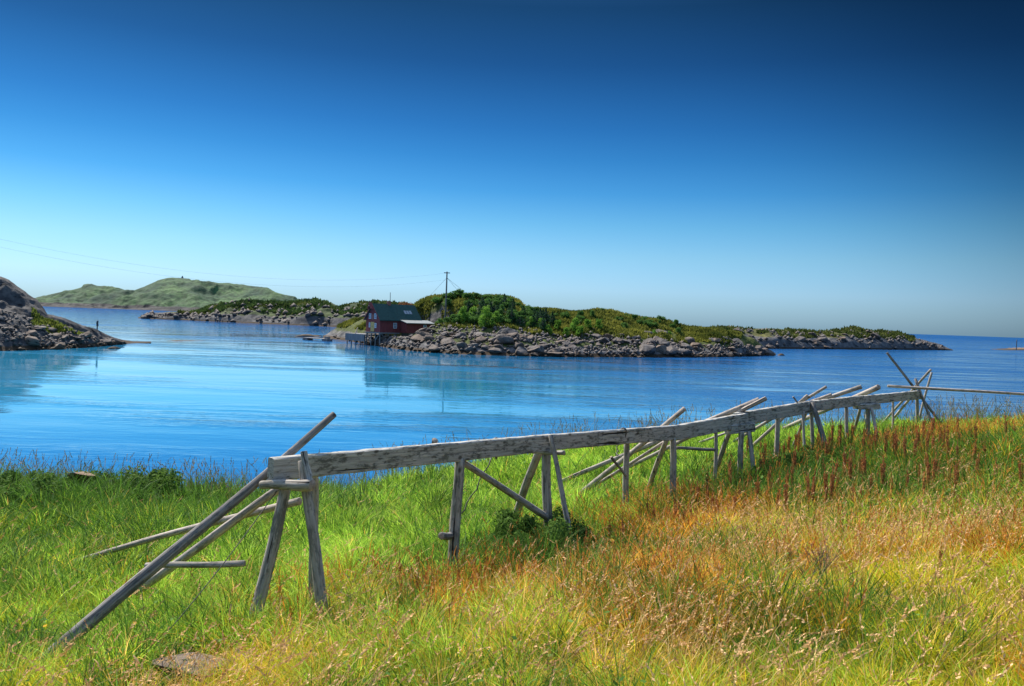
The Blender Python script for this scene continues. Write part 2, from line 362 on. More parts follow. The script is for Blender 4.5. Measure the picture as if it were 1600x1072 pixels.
def ground(x, y):
    x = np.asarray(x, float); y = np.asarray(y, float)
    z = PL[0] + PL[1] * x + PL[2] * y
    wsum = np.full_like(z, 0.02); rs = np.zeros_like(z)
    for (cx, cy, _), r_ in zip(CTRL, RES):
        w = np.exp(-((x - cx) ** 2 + (y - cy) ** 2) / (2 * 1.9 ** 2)); wsum = wsum + w; rs = rs + w * r_
    z = z + rs / wsum
    z = np.clip(z, 1.8, 7.5)
    e = np.interp(x, EDGE[:, 0], EDGE[:, 1])
    k = np.clip(y - e + 0.8, 0, None)
    z = z - 0.55 * k ** 1.35
    z = z + (fbm(x * .6, y * .6, 0, 3, 3) - .5) * 0.22
    return np.maximum(z, -1.5)
xs = np.concatenate([np.linspace(-60, -14, 50)[:-1], np.linspace(-14, 18, 260), np.linspace(18, 60, 40)[1:]])
ys = np.concatenate([np.linspace(-25, 2, 28)[:-1], np.linspace(2, 30, 220), np.linspace(30, 42, 12)[1:]])
GX, GY = np.meshgrid(xs, ys); GZ = ground(GX, GY)
nx, ny = len(xs), len(ys)
ii = np.arange(nx * ny).reshape(ny, nx)
FQ = np.stack([ii[:-1, :-1], ii[:-1, 1:], ii[1:, 1:], ii[1:, :-1]], -1).reshape(-1, 4)
tag(fast_mesh('meadow_ground', np.stack([GX, GY, GZ], -1).reshape(-1, 3), [FQ], M['soil']), kind='structure')
def gz(x, y): return float(ground(np.array([x]), np.array([y]))[0])

# ------------------------------------------------------------------ islands and shores as lofted terrain
class Land:
    """columns along the shore (photo bearings), rows from the waterline over the ridge and down the back"""
    def __init__(s, name, cols, mat, ncol, nrow, prof, amp, nscale, back=40, seed=0, kind='structure', step=None):
        cols = np.array(cols, float)       # px, py shore, py ridge, distance from shore to ridge
        px = np.linspace(cols[0, 0], cols[-1, 0], ncol)
        sh = np.interp(px, cols[:, 0], cols[:, 1]); rd = np.interp(px, cols[:, 0], cols[:, 2]); of = np.interp(px, cols[:, 0], cols[:, 3])
        hz_ = 499.8 + .035 * (px - 800); k_ = max(3, ncol // 16); ke = np.hanning(k_ + 2)[1:-1]; ke /= ke.sum()
        sh = hz_ + np.convolve(np.pad(sh - hz_, k_, mode='edge'), ke, 'same')[k_:-k_]
        of = np.convolve(np.pad(of, k_, mode='edge'), ke, 'same')[k_:-k_]
        S = np.array([on_water(a, c) for a, c in zip(px, sh)])
        Rg = np.array([P(a, c, q[1] + o) for a, c, q, o in zip(px, rd, S, of)])
        nb = max(6, nrow // 4)
        t = np.concatenate([np.linspace(-0.06, 1, nrow), 1 + np.linspace(0, 1, nb + 1)[1:]])
        T = t[:, None]
        base = np.interp(t, prof[0], prof[1])[:, None]
        X = np.where(T <= 1, S[:, 0] + (Rg[:, 0] - S[:, 0]) * T, Rg[:, 0] * (1 + (T - 1) * back / Rg[:, 1]))
        Y = np.where(T <= 1, S[:, 1] + (Rg[:, 1] - S[:, 1]) * T, Rg[:, 1] + (T - 1) * back)
        zr = np.maximum(Rg[:, 2], 0.15)
        kw = max(3, ncol // 14); ker = np.hanning(kw + 2)[1:-1]; ker /= ker.sum()
        zs = np.convolve(np.pad(zr, kw, mode='edge'), ker, 'same')[kw:-kw]
        zt = zs + (zr - zs) * np.clip(T, 0, 1) ** 4
        zt = np.minimum(zt, zr * 1.6 + .1)
        Z = np.where(T <= 1, zt * base, zr * (1 - (T - 1) ** 1.6 * 1.05) - (T - 1) * 0.6)
        Z = np.where(T < 0, T * 14, Z)
        nz = (fbm(X * nscale, Y * nscale, 0, seed, 5) - 0.5)
        rid = np.abs(fbm(X * nscale * 2.2, Y * nscale * 2.2, 0, seed + 5, 4) - 0.5) * 2
        env = sstep(0, 0.12, T) * (1 - 0.75 * sstep(0.8, 1.0, T)) * np.clip(zr / 3.0, 0.15, 1)
        Z = Z + (nz * 2.0 - (rid - 0.2) * 0.8) * amp * env
        if step: 
            q = np.round(Z / step) * step; Z = Z * 0.55 + q * 0.45
        nrow_t = len(t)
        s.G = np.stack([X, Y, Z], -1); s.t = t; s.px = px
        jj = np.arange(nrow_t * ncol).reshape(nrow_t, ncol)
        q = np.stack([jj[:-1, :-1], jj[:-1, 1:], jj[1:, 1:], jj[1:, :-1]], -1).reshape(-1, 4)
        s.o = tag(fast_mesh(name, s.G.reshape(-1, 3), [q], mat), kind=kind)
    def cut(s, org, ang, x0, x1, y0, y1, z):
        """level the ground under a building"""
        dx = s.G[..., 0] - org[0]; dy = s.G[..., 1] - org[1]; ca, sa = math.cos(ang), math.sin(ang)
        u = dx * ca + dy * sa; v = -dx * sa + dy * ca
        d = np.maximum(np.maximum(x0 - u, u - x1), np.maximum(y0 - v, v - y1)); w = 1 - sstep(0, 3.5, d)
        s.G[..., 2] = np.where(s.G[..., 2] > z, s.G[..., 2] * (1 - w) + z * w, s.G[..., 2])
        s.o.data.vertices.foreach_set('co', s.G.astype(np.float32).ravel()); s.o.data.update()
    def at(s, px, t):
        i = int(np.argmin(np.abs(s.px - px))); j = int(np.argmin(np.abs(s.t - t)))
        return Vector(s.G[j, i])

far = Land('far_hills', [(40, 477.9, 474, 60), (55, 478.4, 465, 140), (80, 479.3, 460, 180), (110, 480.4, 454, 200), (127, 480.9, 450, 220), (131, 481.1, 445, 220), (143, 481.5, 444, 220), (152, 481.8, 447, 220), (175, 482.6, 447.5, 230), (180, 482.8, 450, 230),
            (205, 483.7, 456, 240), (225, 484.4, 448, 260), (245, 485.1, 438, 280), (262, 485.7, 433, 300), (295, 486.8, 433.5, 300), (300, 487.0, 436, 300), (340, 488.4, 440, 300), (370, 489.4, 442, 290),
            (395, 490.3, 446, 280), (417, 491.1, 449, 270), (430, 491.6, 456, 250), (455, 492.4, 463, 220), (475, 493.1, 471, 180), (520, 494.7, 480, 140)],
           M['far'], 420, 60, ([-.1, 0, .08, .3, .6, .85, 1], [-.05, 0, .14, .27, .55, .9, 1]), 19, 0.011, 400, 21)
mid = Land('middle_islet', [(216, 497.2, 496, 3), (225, 497.8, 491, 8), (245, 498.6, 488.5, 14), (280, 500, 488, 18), (310, 501.3, 487, 24), (325, 502, 479, 34), (345, 503, 476, 40), (370, 504, 473, 46), (400, 505.5, 470, 52), (425, 506.5, 475, 52),
            (445, 507.3, 475, 52), (470, 508.5, 470, 54), (490, 509.2, 467.5, 56), (510, 510, 470, 56), (528, 511, 477, 54), (548, 512, 475, 56), (570, 513, 473.5, 58), (600, 514, 474, 60), (640, 515, 479, 60), (700, 517, 488, 50), (760, 519, 500, 30)],
           M['islet'], 420, 60, ([-.1, 0, .06, .2, .5, .8, 1], [-.05, 0, .25, .42, .66, .9, 1]), 3.6, 0.055, 70, 33)
low = Land('low_rocky_islet', [(1040, 541, 530, 8), (1075, 542, 519, 20), (1100, 543, 516, 24), (1130, 543.5, 514, 28), (1150, 544, 512, 30), (1180, 544.5, 513, 30), (1205, 545, 513, 30), (1240, 545.3, 516, 30), (1275, 545.5, 517.5, 28), (1300, 545.7, 516, 28), (1315, 545.8, 513.5, 28),
            (1332, 546, 511, 28), (1343, 546, 514, 28), (1352, 546.1, 517.5, 26), (1375, 546.3, 517, 26), (1390, 546.4, 519.5, 24), (1405, 546.5, 519.5, 22), (1420, 546.7, 526, 18), (1445, 546.9, 531.5, 12), (1460, 547, 535, 9), (1470, 547.1, 538, 6), (1480, 547.3, 543, 3), (1489, 547.6, 547, 1)],
           M['skerries'], 420, 44, ([-.1, 0, .1, .3, .6, .85, 1], [-.05, 0, .3, .55, .78, .93, 1]), 1.7, 0.06, 30, 41)
isl = Land('boathouse_island', [(505, 528, 526.5, 4), (520, 529.5, 516, 14), (535, 531.5, 507, 22), (552, 534, 499, 28), (575, 538.5, 497, 30), (600, 542.5, 496, 30), (625, 546, 490, 34), (640, 548, 481, 40), (650, 549, 474, 42), (660, 550, 468.5, 44), (675, 551, 464, 46),
            (700, 552.5, 461.5, 48), (740, 554.3, 461.5, 48), (780, 555.7, 463, 46), (800, 556.2, 466, 44), (812, 556.5, 471, 44), (820, 556.8, 482, 42), (845, 557.3, 484, 40), (870, 557.7, 486, 40), (900, 558, 490, 38), (912, 558.1, 486.5, 38), (935, 558.2, 484.5, 38),
            (955, 558.3, 486, 36), (975, 558.4, 492, 36), (1000, 558.5, 498, 34), (1025, 558.6, 500.5, 32), (1045, 558.6, 503, 30), (1056, 558.6, 509, 28), (1075, 558.5, 512.5, 26), (1110, 558.2, 515.5, 22), (1130, 557.8, 518, 20), (1150, 557.4, 521, 17), (1175, 556.6, 531, 12), (1190, 556, 541, 8), (1200, 555.5, 547, 5), (1212, 555, 554, 1)],
           M['island'], 620, 90, ([-.1, 0, .05, .14, .22, .4, .65, .85, 1], [-.05, 0, .12, .26, .33, .52, .78, .93, 1]), 1.15, 0.11, 45, 55)
HA = P(571, 536, 158.9); isl.cut((HA.x, HA.y), math.atan2(-.75, .658), -2, 14, -9, 14, 1.7)
pnt = Land('rocky_point', [(-420, 560, 440, 26), (-300, 557, 438, 26), (-150, 553, 432, 24), (-60, 551, 430, 22), (-20, 549.5, 429, 20), (0, 548.7, 431, 18), (14, 548.4, 436, 17), (28, 548, 446, 16), (45, 547.5, 458, 15), (58, 547, 466, 14), (66, 546.7, 477, 13), (74, 546.4, 490, 12),
            (95, 545.4, 494.5, 10), (110, 544.6, 499, 9), (128, 543.6, 506, 8), (150, 542, 513, 7), (165, 540.6, 521, 5), (178, 539.4, 527, 4), (195, 537.6, 532.5, 3), (210, 536.3, 534.5, 2), (236, 536.2, 535.9, 1)],
           M['point'], 520, 80, ([-.1, 0, .05, .2, .4, .6, .72, .85, 1], [-.05, 0, .05, .2, .4, .55, .7, .93, 1]), 1.5, 0.17, 26, 63)

# small skerries
def skerry(name, px0, px1, py, h, seed, depth=3.0):
    a, c = on_water(px0, py), on_water(px1, py)
    n1, n2 = 60, 20
    U, W = np.meshgrid(np.linspace(0, 1, n1), np.linspace(-1, 1, n2))
    X = a.x + (c.x - a.x) * U; Y = a.y + (c.y - a.y) * U + W * depth
    e = np.clip((1 - (2 * U - 1) ** 2), 0, 1) ** .6 * np.clip(1 - W ** 2, 0, 1) ** .6
    Z = e * h * (0.55 + 0.9 * fbm(X * .35, Y * .35, 0, seed, 4)) - 0.15
    q = np.arange(n1 * n2).reshape(n2, n1)
    q = np.stack([q[:-1, :-1], q[:-1, 1:], q[1:, 1:], q[1:, :-1]], -1).reshape(-1, 4)
    return tag(fast_mesh(name, np.stack([X, Y, Z], -1).reshape(-1, 3), [q], M['rock_dark']), kind='structure')
skerry('skerry', 462, 500, 525.5, 0.7, 3)
skerry('skerry', 1557, 1660, 546.5, 1.1, 5, 8)
skerry('skerry', 250, 332, 532.6, 0.28, 8, 2)
skerry('skerry', 170, 186, 545, 0.5, 9, 1)
skerry('skerry', 1215, 1226, 555.5, 0.5, 10, 1)

# ------------------------------------------------------------------ poles and beams
def frame_quat(p, q, upv=Vector((0, 0, 1))):
    z = (q - p).normalized()
    y = upv - z * upv.dot(z)
    if y.length < 1e-3: y = Vector((0, 1, 0)) - z * z.y
    y.normalize(); x = y.cross(z)
    return Matrix((x, y, z)).transposed().to_quaternion()
def pole_geo(length, r0, r1, bend=0.0, seed=0, nseg=14, ns=14, rough=0.05):
    rnd = np.random.default_rng(seed)
    k = np.linspace(0, 1, nseg + 1); ph = rnd.random() * 6.28
    cx = bend * np.sin(math.pi * k) * math.cos(ph) + 0.12 * r0 * np.sin(k * 9 + ph); cy = bend * np.sin(math.pi * k) * math.sin(ph) + 0.12 * r0 * np.cos(k * 7 + ph)
    V = []; F = []; fm = []
    for i, t in enumerate(k):
        r = r0 + (r1 - r0) * t
        for j in range(ns):
            a = 2 * math.pi * j / ns
            rr_ = r * (1 + rough * math.sin(3 * a + ph * 2) * .6 + rough * (rnd.random() - .5))
            V.append((cx[i] + rr_ * math.cos(a), cy[i] + rr_ * math.sin(a), t * length))
    for i in range(nseg):
        for j in range(ns):
            F.append((i * ns + j, i * ns + (j + 1) % ns, (i + 1) * ns + (j + 1) % ns, (i + 1) * ns + j)); fm.append(0)
    for base, top in ((0, False), (nseg * ns, True)):
        st = len(V); dz = (0.12 if top else -0.12) * (r1 if top else r0)
        for j in range(ns):
            x, y, z = V[base + j]; i = nseg if top else 0
            V.append((cx[i] + (x - cx[i]) * .86, cy[i] + (y - cy[i]) * .86, z + dz))
        for j in range(ns):
            f = (base + j, base + (j + 1) % ns, st + (j + 1) % ns, st + j); F.append(f if top else f[::-1]); fm.append(0)
        f = tuple(range(st, st + ns)); F.append(f if top else f[::-1]); fm.append(1)
    return V, F, fm
SEED = [100]
def pole(name, p, q, d0, d1, mat='pole', parent=None, bend=0.0, pl=None, **kw):
    """round log from p to q, end diameters d0 and d1"""
    SEED[0] += 1
    V, F, fm = pole_geo((q - p).length, d0 / 2, d1 / 2, bend, SEED[0], **kw)
    off = parent.location if parent else Vector((0, 0, 0))
    o = mesh_obj(name, V, F, None, parent, True, p - off, frame_quat(p, q), mats=[M[mat], M['endgrain']], fmat=fm)
    return o
def to_ground(p, q, sink=0.15):
    """lengthen p->q beyond q until it is in the soil"""
    d = (q - p).normalized(); r_ = q.copy()
    for k in range(200):
        if r_.z < gz(r_.x, r_.y) - sink: break
        r_ += d * 0.03
        if k > 40: break
    return r_
def beam_geo(length, hgt0, hgt1, thick, seed):
    rnd = np.random.default_rng(seed); ns = 26; V = []; F = []; c = 0.012
    for i in range(ns + 1):
        t = i / ns; h = (hgt0 + (hgt1 - hgt0) * t) / 2; w = thick / 2
        jx, jy = (rnd.random(2) - .5) * .006; 
        for (x, y) in ((-w + c, -h), (w - c, -h), (w, -h + c), (w, h - c), (w - c, h), (-w + c, h), (-w, h - c), (-w, -h + c)):
            V.append((x + jx + (rnd.random() - .5) * .004, y + jy + (rnd.random() - .5) * .007, t * length))
    for i in range(ns):
        for j in range(8):
            F.append((i * 8 + j, i * 8 + (j + 1) % 8, (i + 1) * 8 + (j + 1) % 8, (i + 1) * 8 + j))
    F.append(tuple(range(8))[::-1]); F.append(tuple(range(ns * 8, ns * 8 + 8)))
    return V, F
def beam(name, a, c, thick, parent, mat='beam'):
    """a, c = (px, py top, py bottom, y)"""
    p = P(a[0], (a[1] + a[2]) / 2, a[3]); q = P(c[0], (c[1] + c[2]) / 2, c[3])
    h0 = (P(a[0], a[1], a[3]) - P(a[0], a[2], a[3])).length; h1 = (P(c[0], c[1], c[3]) - P(c[0], c[2], c[3])).length
    SEED[0] += 1
    V, F = beam_geo((q - p).length, h0, h1, thick, SEED[0])
    return mesh_obj(name, V, F, M[mat], parent, False, p - parent.location, frame_quat(p, q))
def tube(name, pts, r, mat, parent=None, ns=6):
    V = []; F = []
    off = parent.location if parent else Vector((0, 0, 0))
    for i, p in enumerate(pts):
        d = (pts[min(i + 1, len(pts) - 1)] - pts[max(i - 1, 0)]).normalized()
        x = d.cross(Vector((0.13, 0.2, 1))).normalized(); y = x.cross(d)
        for j in range(ns):
            a = 2 * math.pi * j / ns; V.append(p - off + x * (r * math.cos(a)) + y * (r * math.sin(a)))
    for i in range(len(pts) - 1):
        for j in range(ns): F.append((i * ns + j, i * ns + (j + 1) % ns, (i + 1) * ns + (j + 1) % ns, (i + 1) * ns + j))
    F.append(tuple(range(ns))[::-1]); F.append(tuple(range((len(pts) - 1) * ns, len(pts) * ns)))
    return mesh_obj(name, V, F, M[mat], parent, True)
def dia(w_px, y): return w_px * y / FPX

# ------------------------------------------------------------------ the long timber rail on its posts
b0 = P(710, 900, 10)
rail = empty('timber_rail', (b0.x, b0.y, gz(b0.x, b0.y)))
tag(rail, 'long weathered grey plank rail on posts and trestles running across the meadow', 'timber rail')
BD = lambda px: float(np.interp(px, [422, 858, 1060, 1165, 1270, 1345, 1437], [8.0, 11.6, 14.1, 15.5, 17.1, 18.4, 20.0]))   # distance of the rail along its bearing
beam('beam', (423, 715.5, 752, BD(423)), (859, 678.5, 704, BD(859)), 0.10, rail)
beam('beam', (846, 680, 704.3, BD(846) + .085), (1061, 664, 686.5, BD(1061) + .02), 0.09, rail)
beam('beam', (1058, 664, 688, BD(1058) + .11), (1166, 645, 666, BD(1166)), 0.10, rail)
beam('beam', (1148, 645.5, 665.5, BD(1148) + .12), (1268, 626, 645, BD(1268)), 0.10, rail)
beam('beam', (1262, 627, 643.5, BD(1262) + .11), (1347, 618, 633, BD(1347)), 0.09, rail)
beam('beam', (1322, 621, 635.5, BD(1322) + .10), (1437, 610, 623.5, BD(1437)), 0.09, rail)
# the log under the first trestle head, corbels and cross logs
def rp(name, a, ya, c, yc, w0, w1, mat='pole', ground_end=True, bend=0.0):
    p = P(*a, ya); q = P(*c, yc)
    if ground_end: q = to_ground(p, q)
    return pole(name, p, q, dia(w0, ya), dia(w1, yc), mat, rail, bend)
rp('cap_log', (409, 757), 8.05, (487, 758), 7.78, 13, 19, 'pole', False)
rp('leg', (449, 752), 8.05, (396, 968), 7.75, 17, 22, 'pole', True, .01)
rp('leg', (474, 720), 7.95, (507, 962), 7.75, 15, 20, 'pole', True, .01)
rp('leg', (492, 742), 8.65, (488, 950), 8.6, 12, 13, 'pole', True)
o = rp('strap_plank', (474, 706), 7.93, (484, 753), 7.86, 13, 12, 'beam', False); o.scale = (1, .45, 1)
rp('post', (718, 717), 10.15, (706, 890), 10.0, 15.5, 19, 'pole', True, .01)
rp('stub_log', (690, 838), 9.75, (712, 836), 10.15, 12, 11, 'dark_pole', False)
rp('brace', (722, 722), 10.25, (851, 806), 11.55, 10, 12, 'pole', True)
rp('leg', (842, 704), 11.9, (814, 782), 12.5, 13, 12, 'pole')
rp('post', (853, 702), 11.62, (857, 845), 11.6, 14, 15, 'pole')
rp('leg', (860, 680), 11.4, (888, 818), 11.1, 7, 9.5, 'pole')
rp('cap_log', (832, 706), 11.75, (881, 708), 11.3, 6.5, 7.5, 'pole', False)
rp('post', (979, 690), BD(979) + .05, (978, 775), BD(979) + .05, 9, 10.5)
rp('post', (1051, 685), BD(1051) + .02, (1052, 755), BD(1051), 10, 10.5)
rp('leg', (1041, 687), 14.4, (1021, 742), 14.9, 8, 8, 'pale_pole')
rp('cross_rail', (1057, 700), 14.2, (1121, 703), 14.95, 5, 5, 'dark_pole', False)
rp('post', (1119, 672), BD(1119) + .02, (1117.5, 755), BD(1119), 5.5, 6, 'pole')
beam('corbel', (1138, 664, 678, BD(1140) - .0), (1175, 660, 674, BD(1172)), 0.16, rail)
rp('leg', (1141, 672), 15.5, (1122, 724), 15.9, 7.5, 7, 'pole')
rp('post', (1158, 674), 15.3, (1157, 730), 15.3, 8.5, 9, 'pole')
rp('leg', (1170, 675), 15.3, (1179, 740), 15.1, 7, 7, 'pole')
rp('post', (1216, 650), BD(1216) + .02, (1213, 705), BD(1216), 7.5, 7, 'pale_pole')
rp('post', (1255, 642), 16.8, (1256, 680), 16.7, 4, 4.3)
rp('post', (1268, 643), 17.1, (1269, 676), 17.1, 5.5, 5.5)
rp('leg', (1270, 630), 16.95, (1284, 678), 16.6, 8, 8, 'dark_pole')
rp('leg', (1261, 642), 17.3, (1251, 668), 17.7, 4.5, 4.5, 'pole')
rp('post', (1322, 634), BD(1322) + .02, (1323.5, 682), BD(1322), 5.5, 5.2)
beam('corbel', (1339, 631, 639.5, BD(1339)), (1369, 630, 639, BD(1369)), 0.2, rail)
rp('leg', (1344, 638), 18.5, (1338, 662), 18.8, 4.6, 4.5, 'pale_pole')
rp('post', (1356, 638), 18.5, (1356, 670), 18.5, 7, 7)
rp('leg', (1362, 638), 18.5, (1369, 676), 18.1, 4.6, 5)
rp('post', (1395.5, 621), BD(1395) + .02, (1395, 668), BD(1395), 3.4, 3.6, 'pale_pole')
rp('post', (1433, 612), 19.95, (1433, 654), 19.95, 5, 5.4)
# small splinter peg through the rail, wire loops, end knob
rp('peg', (1239, 620), 16.7, (1246, 629), 16.7, 2.6, 2.8, 'dark_pole', False)
for (px, yt, yb, tail) in ((775.5, 683, 716, (718, 806)), (973, 668, 692, (964, 712))):
    y = BD(px); pts = []
    for k in range(17):
        a = 2 * math.pi * k / 16
        c = P(px + 3.2 * math.cos(a), (yt + yb) / 2 - (yb - yt) / 2 * math.sin(a), y)
        pts.append(c + Vector((0.08 * math.sin(a * 2) * .3, -0.075, 0)))
    tube('wire_loop', pts, 0.013, 'wire', rail)
    a = P(px - 8, yb - 1, y - .05); c = P(*tail, y - .25)
    tube('loose_wire', [a.lerp(c, k / 8) + Vector((0.02 * math.sin(k * 2), 0, -.04 * math.sin(math.pi * k / 8))) for k in range(9)], 0.009, 'wire', rail)

# ------------------------------------------------------------------ loose poles leaning on the rail, each a thing
def loose(label, a, ya, c, yc, w0, w1, mat='pole', name='leaning_pole', group=None, sink=True, bend=0.0):
    """a = foot, c = tip"""
    p = P(*a, ya); q = P(*c, yc)
    if sink: p = to_ground(q, p, 0.12)
    o = pole(name, p, q, dia(w0, ya), dia(w1, yc), mat, None, bend)
    return tag(o, label, 'pole', group)
GP = 'loose poles leaning on the timber rail'
loose('thick dark cracked pole slanting up past the left end of the rail', (82, 1023), 6.95, (523, 648), 8.75, 25, 10.5, 'dark_pole', group=GP)
loose('pale pole slanting behind the thick dark pole at the left trestle', (236, 908), 8.95, (441, 760), 8.75, 14, 13, 'pale_pole', group=GP)
loose('long bent pale pole lying low in the grass behind the left trestle', (172, 863), 10.4, (468, 782.5), 8.75, 8, 12, 'pale_pole', 'fallen_pole', GP, bend=.04)
loose('short level log crossing behind the thick dark pole', (228, 884), 8.15, (382, 881), 8.15, 9, 10, 'pole', 'short_log', sink=False)
o = loose('thin short stick leaning against the post right of the wire loop', (978, 744), 12.95, (955, 714), 12.75, 3.6, 4.6, 'dark_pole', 'stick', sink=False)
loose('steep pale pole crossing the rail with its tip left of the spliced joint', (925, 757), 14.9, (1070, 639), 14.05, 8.5, 7.5, 'pale_pole', group=GP)
loose('pole low under the rail joint ending behind the plank', (985, 724), 14.9, (1062, 676), 14.5, 5, 5.5, 'pale_pole', group=GP)
loose('paler thick pole of the pair resting over the ragged plank joint', (962, 717), 16.2, (1186, 625), 15.5, 6.5, 9.5, 'pale_pole', group=GP)
loose('longer thin pole of the pair resting over the ragged plank joint', (1030, 706), 16.4, (1197, 622.5), 15.3, 5.5, 7, 'pale_pole', group=GP)
loose('steep thin pole crossing behind the rail with a forked looking tip', (1176, 696), 17.8, (1262, 618), 17.1, 5, 5, 'pale_pole', group=GP)
loose('long thin pole rising highest above the rail before the dark splice', (1160, 682), 18.6, (1291, 604), 17.3, 5, 4.5, 'pale_pole', group=GP)
loose('thin pole lying close along the rail top at the dark splice', (1168, 664), 18.6, (1299, 616), 17.6, 4, 4.5, 'pale_pole', group=GP)
loose('thick grey pole lying over the rail with a blunt stepped tip', (1225, 645), 18.9, (1346, 604.5), 18.2, 6, 7, 'pole', group=GP)
loose('thick pale pole with a cut round end over the rail near its far end', (1278, 646), 20.2, (1373, 604.5), 18.6, 6, 8.5, 'pale_pole', group=GP)
GS = 'crossed poles at the far end of the rail'
loose('dark thin pole of the far cluster leaning up to the left', (1463, 652), 20.0, (1386, 551), 20.5, 4.2, 3.6, 'dark_pole', 'crossed_pole', GS)
loose('pole of the far cluster slanting up to the right', (1389, 650), 20.9, (1454.5, 577.5), 20.0, 3.6, 3.8, 'pole', 'crossed_pole', GS)
loose('steepest pole of the far cluster rising behind the level pole', (1437, 650), 20.5, (1455.5, 582), 20.6, 3.4, 3.4, 'pole', 'crossed_pole', GS)
loose('short dark pole of the far cluster ending just above the rail', (1452, 650), 19.7, (1430, 592), 20.1, 4, 4.2, 'dark_pole', 'crossed_pole', GS)
loose('short prop under the far end of the rail leaning right', (1399, 650), 20.9, (1425, 619), 20.3, 3.8, 3.8, 'pale_pole', 'crossed_pole', GS)
loose('long level pole lashed to the far crossed poles and leaving the picture', (1650, 619), 19.0, (1387, 603), 19.8, 4.2, 4.4, 'pale_pole', 'level_pole', sink=False)
o = loose('short post holding the level pole at the picture edge', (1640, 690), 19.0, (1640, 612), 19.05, 5, 5, 'pole', 'prop_post')
o['category'] = 'post'
o = loose('rounded log butt showing above the rail between post and trestle', (676, 712), 10.4, (679, 688), 10.15, 9, 9, 'dark_pole', 'log_butt', sink=False); o['category'] = 'log'
# stay wire of the left trestle
a = P(432, 768, 8.0); c = P(225, 1030, 6.95)
tag(tube('stay_wire', [a.lerp(c, k / 12) + Vector((0, 0, -.05 * math.sin(math.pi * k / 12))) for k in range(13)], 0.0045, 'wire'),
    'thin rusty stay wire running from the left trestle down into the grass', 'wire')

# ------------------------------------------------------------------ rocks
def rock_mesh(name, seed, mat, flat=0.75, sub=3):
    import bmesh
    bm = bmesh.new(); bmesh.ops.create_icosphere(bm, subdivisions=sub, radius=1)
    co = np.array([v.co for v in bm.verts])
    rnd = np.random.default_rng(seed)
    for k in range(11):        # chop planes: angular faces
        d = rnd.normal(size=3); d /= np.linalg.norm(d); lim = 0.42 + rnd.random() * 0.36
        s_ = co @ d; ov = np.clip(s_ - lim, 0, None); co = co - np.outer(ov * 0.96, d)
    nz = fbm(co[:, 0] * 1.6 + seed, co[:, 1] * 1.6, co[:, 2] * 1.6, seed, 4)
    co = co * (0.98 + 0.34 * nz[:, None]); co[:, 2] *= flat
    for v, c in zip(bm.verts, co): v.co = c
    me = bpy.data.meshes.new(name); bm.to_mesh(me); bm.free(); me.materials.append(mat)
    return me
ROCKS = [rock_mesh('boulder', 500 + k, M['rock'], 0.65 + 0.05 * (k % 5)) for k in range(9)]
def boulder(loc, s, label, group, stretch=(1, 1, 1)):
    o = bpy.data.objects.new('boulder', random.choice(ROCKS)); COL.objects.link(o)
    o.location = loc; o.rotation_euler = (random.uniform(-.3, .3), random.uniform(-.3, .3), random.uniform(0, 6.28))
    o.scale = (s * stretch[0] * random.uniform(.85, 1.3), s * stretch[1] * random.uniform(.8, 1.1), s * stretch[2] * random.uniform(.6, 1.0))
    return tag(o, label, 'boulder', group)
def scatter(land, n, px0, px1, t0, t1, smin, smax, label, group, tp=1.0, sink=.25):
    for k in range(n):
        px = random.uniform(px0, px1); t = t0 + (t1 - t0) * random.random() ** tp
        p = land.at(px, t); s = smin + (smax - smin) * random.random() ** 2.2
        boulder(p + Vector((0, 0, s * sink)), s, label, group)
scatter(isl, 130, 655, 905, 0.0, 0.21, .45, 1.5, 'grey rounded boulder heaped on the shore below the island bushes', 'boulders below the bushes', 1.0, .02)
scatter(isl, 95, 905, 1200, 0.0, 0.5, .5, 1.8, 'large brownish boulder on the bare right half of the island shore', 'boulders on the right of the island', 1.0, .02)
scatter(isl, 18, 508, 640, 0.0, 0.30, .4, 1.0, 'small grey boulder on the shore around the red boathouse', 'boulders around the boathouse')
scatter(pnt, 45, -30, 185, 0.0, 0.55, .35, 1.25, 'smooth grey boulder on the rocky point at the left edge', 'boulders on the rocky point', 1.0, .1)
scatter(low, 28, 1130, 1470, 0.0, 0.5, .7, 2.2, 'grey rock on the far low islet at the right', 'rocks on the low islet', 1.0, .1)
scatter(mid, 24, 225, 560, 0.0, 0.45, .8, 2.6, 'dark rock along the shore of the middle islet', 'rocks on the middle islet', 1.0, .1)
# tiny stones between them: nobody could count those
def rubble(name, land, n, px0, px1, t0, t1, smin, smax, seed):
    rnd = np.random.default_rng(seed)
    base = np.array([(1, 0, 0), (-1, 0, 0), (0, 1, 0), (0, -1, 0), (0, 0, .8), (0, 0, -.6)])
    fc = np.array([(0, 2, 4), (2, 1, 4), (1, 3, 4), (3, 0, 4), (2, 0, 5), (1, 2, 5), (3, 1, 5), (0, 3, 5)])
    Vs = []; Fs = []
    for k in range(n):
        p = np.array(land.at(rnd.uniform(px0, px1), rnd.uniform(t0, t1))); s = rnd.uniform(smin, smax)
        v = base * (s * rnd.uniform(.6, 1.3, (6, 3))); a = rnd.uniform(0, 6.28); ca, sa = math.cos(a), math.sin(a)
        v = np.c_[v[:, 0] * ca - v[:, 1] * sa, v[:, 0] * sa + v[:, 1] * ca, v[:, 2]]
        Vs.append(v + p + np.array((rnd.uniform(-.3, .3), rnd.uniform(-.3, .3), s * .3))); Fs.append(fc + 6 * k)
    return tag(fast_mesh(name, np.concatenate(Vs), [np.concatenate(Fs)], M['rock'], smooth=False), 'loose small grey stones filling the island shore between the boulders' if land is isl else {'rocky_point': 'loose grey stones strewn over the rocky point', 'middle_islet': 'grey stones and outcrops strewn over the middle islet', 'low_rocky_islet': 'grey stones strewn over the far low islet'}[land.o.name], 'rubble', kind='stuff')
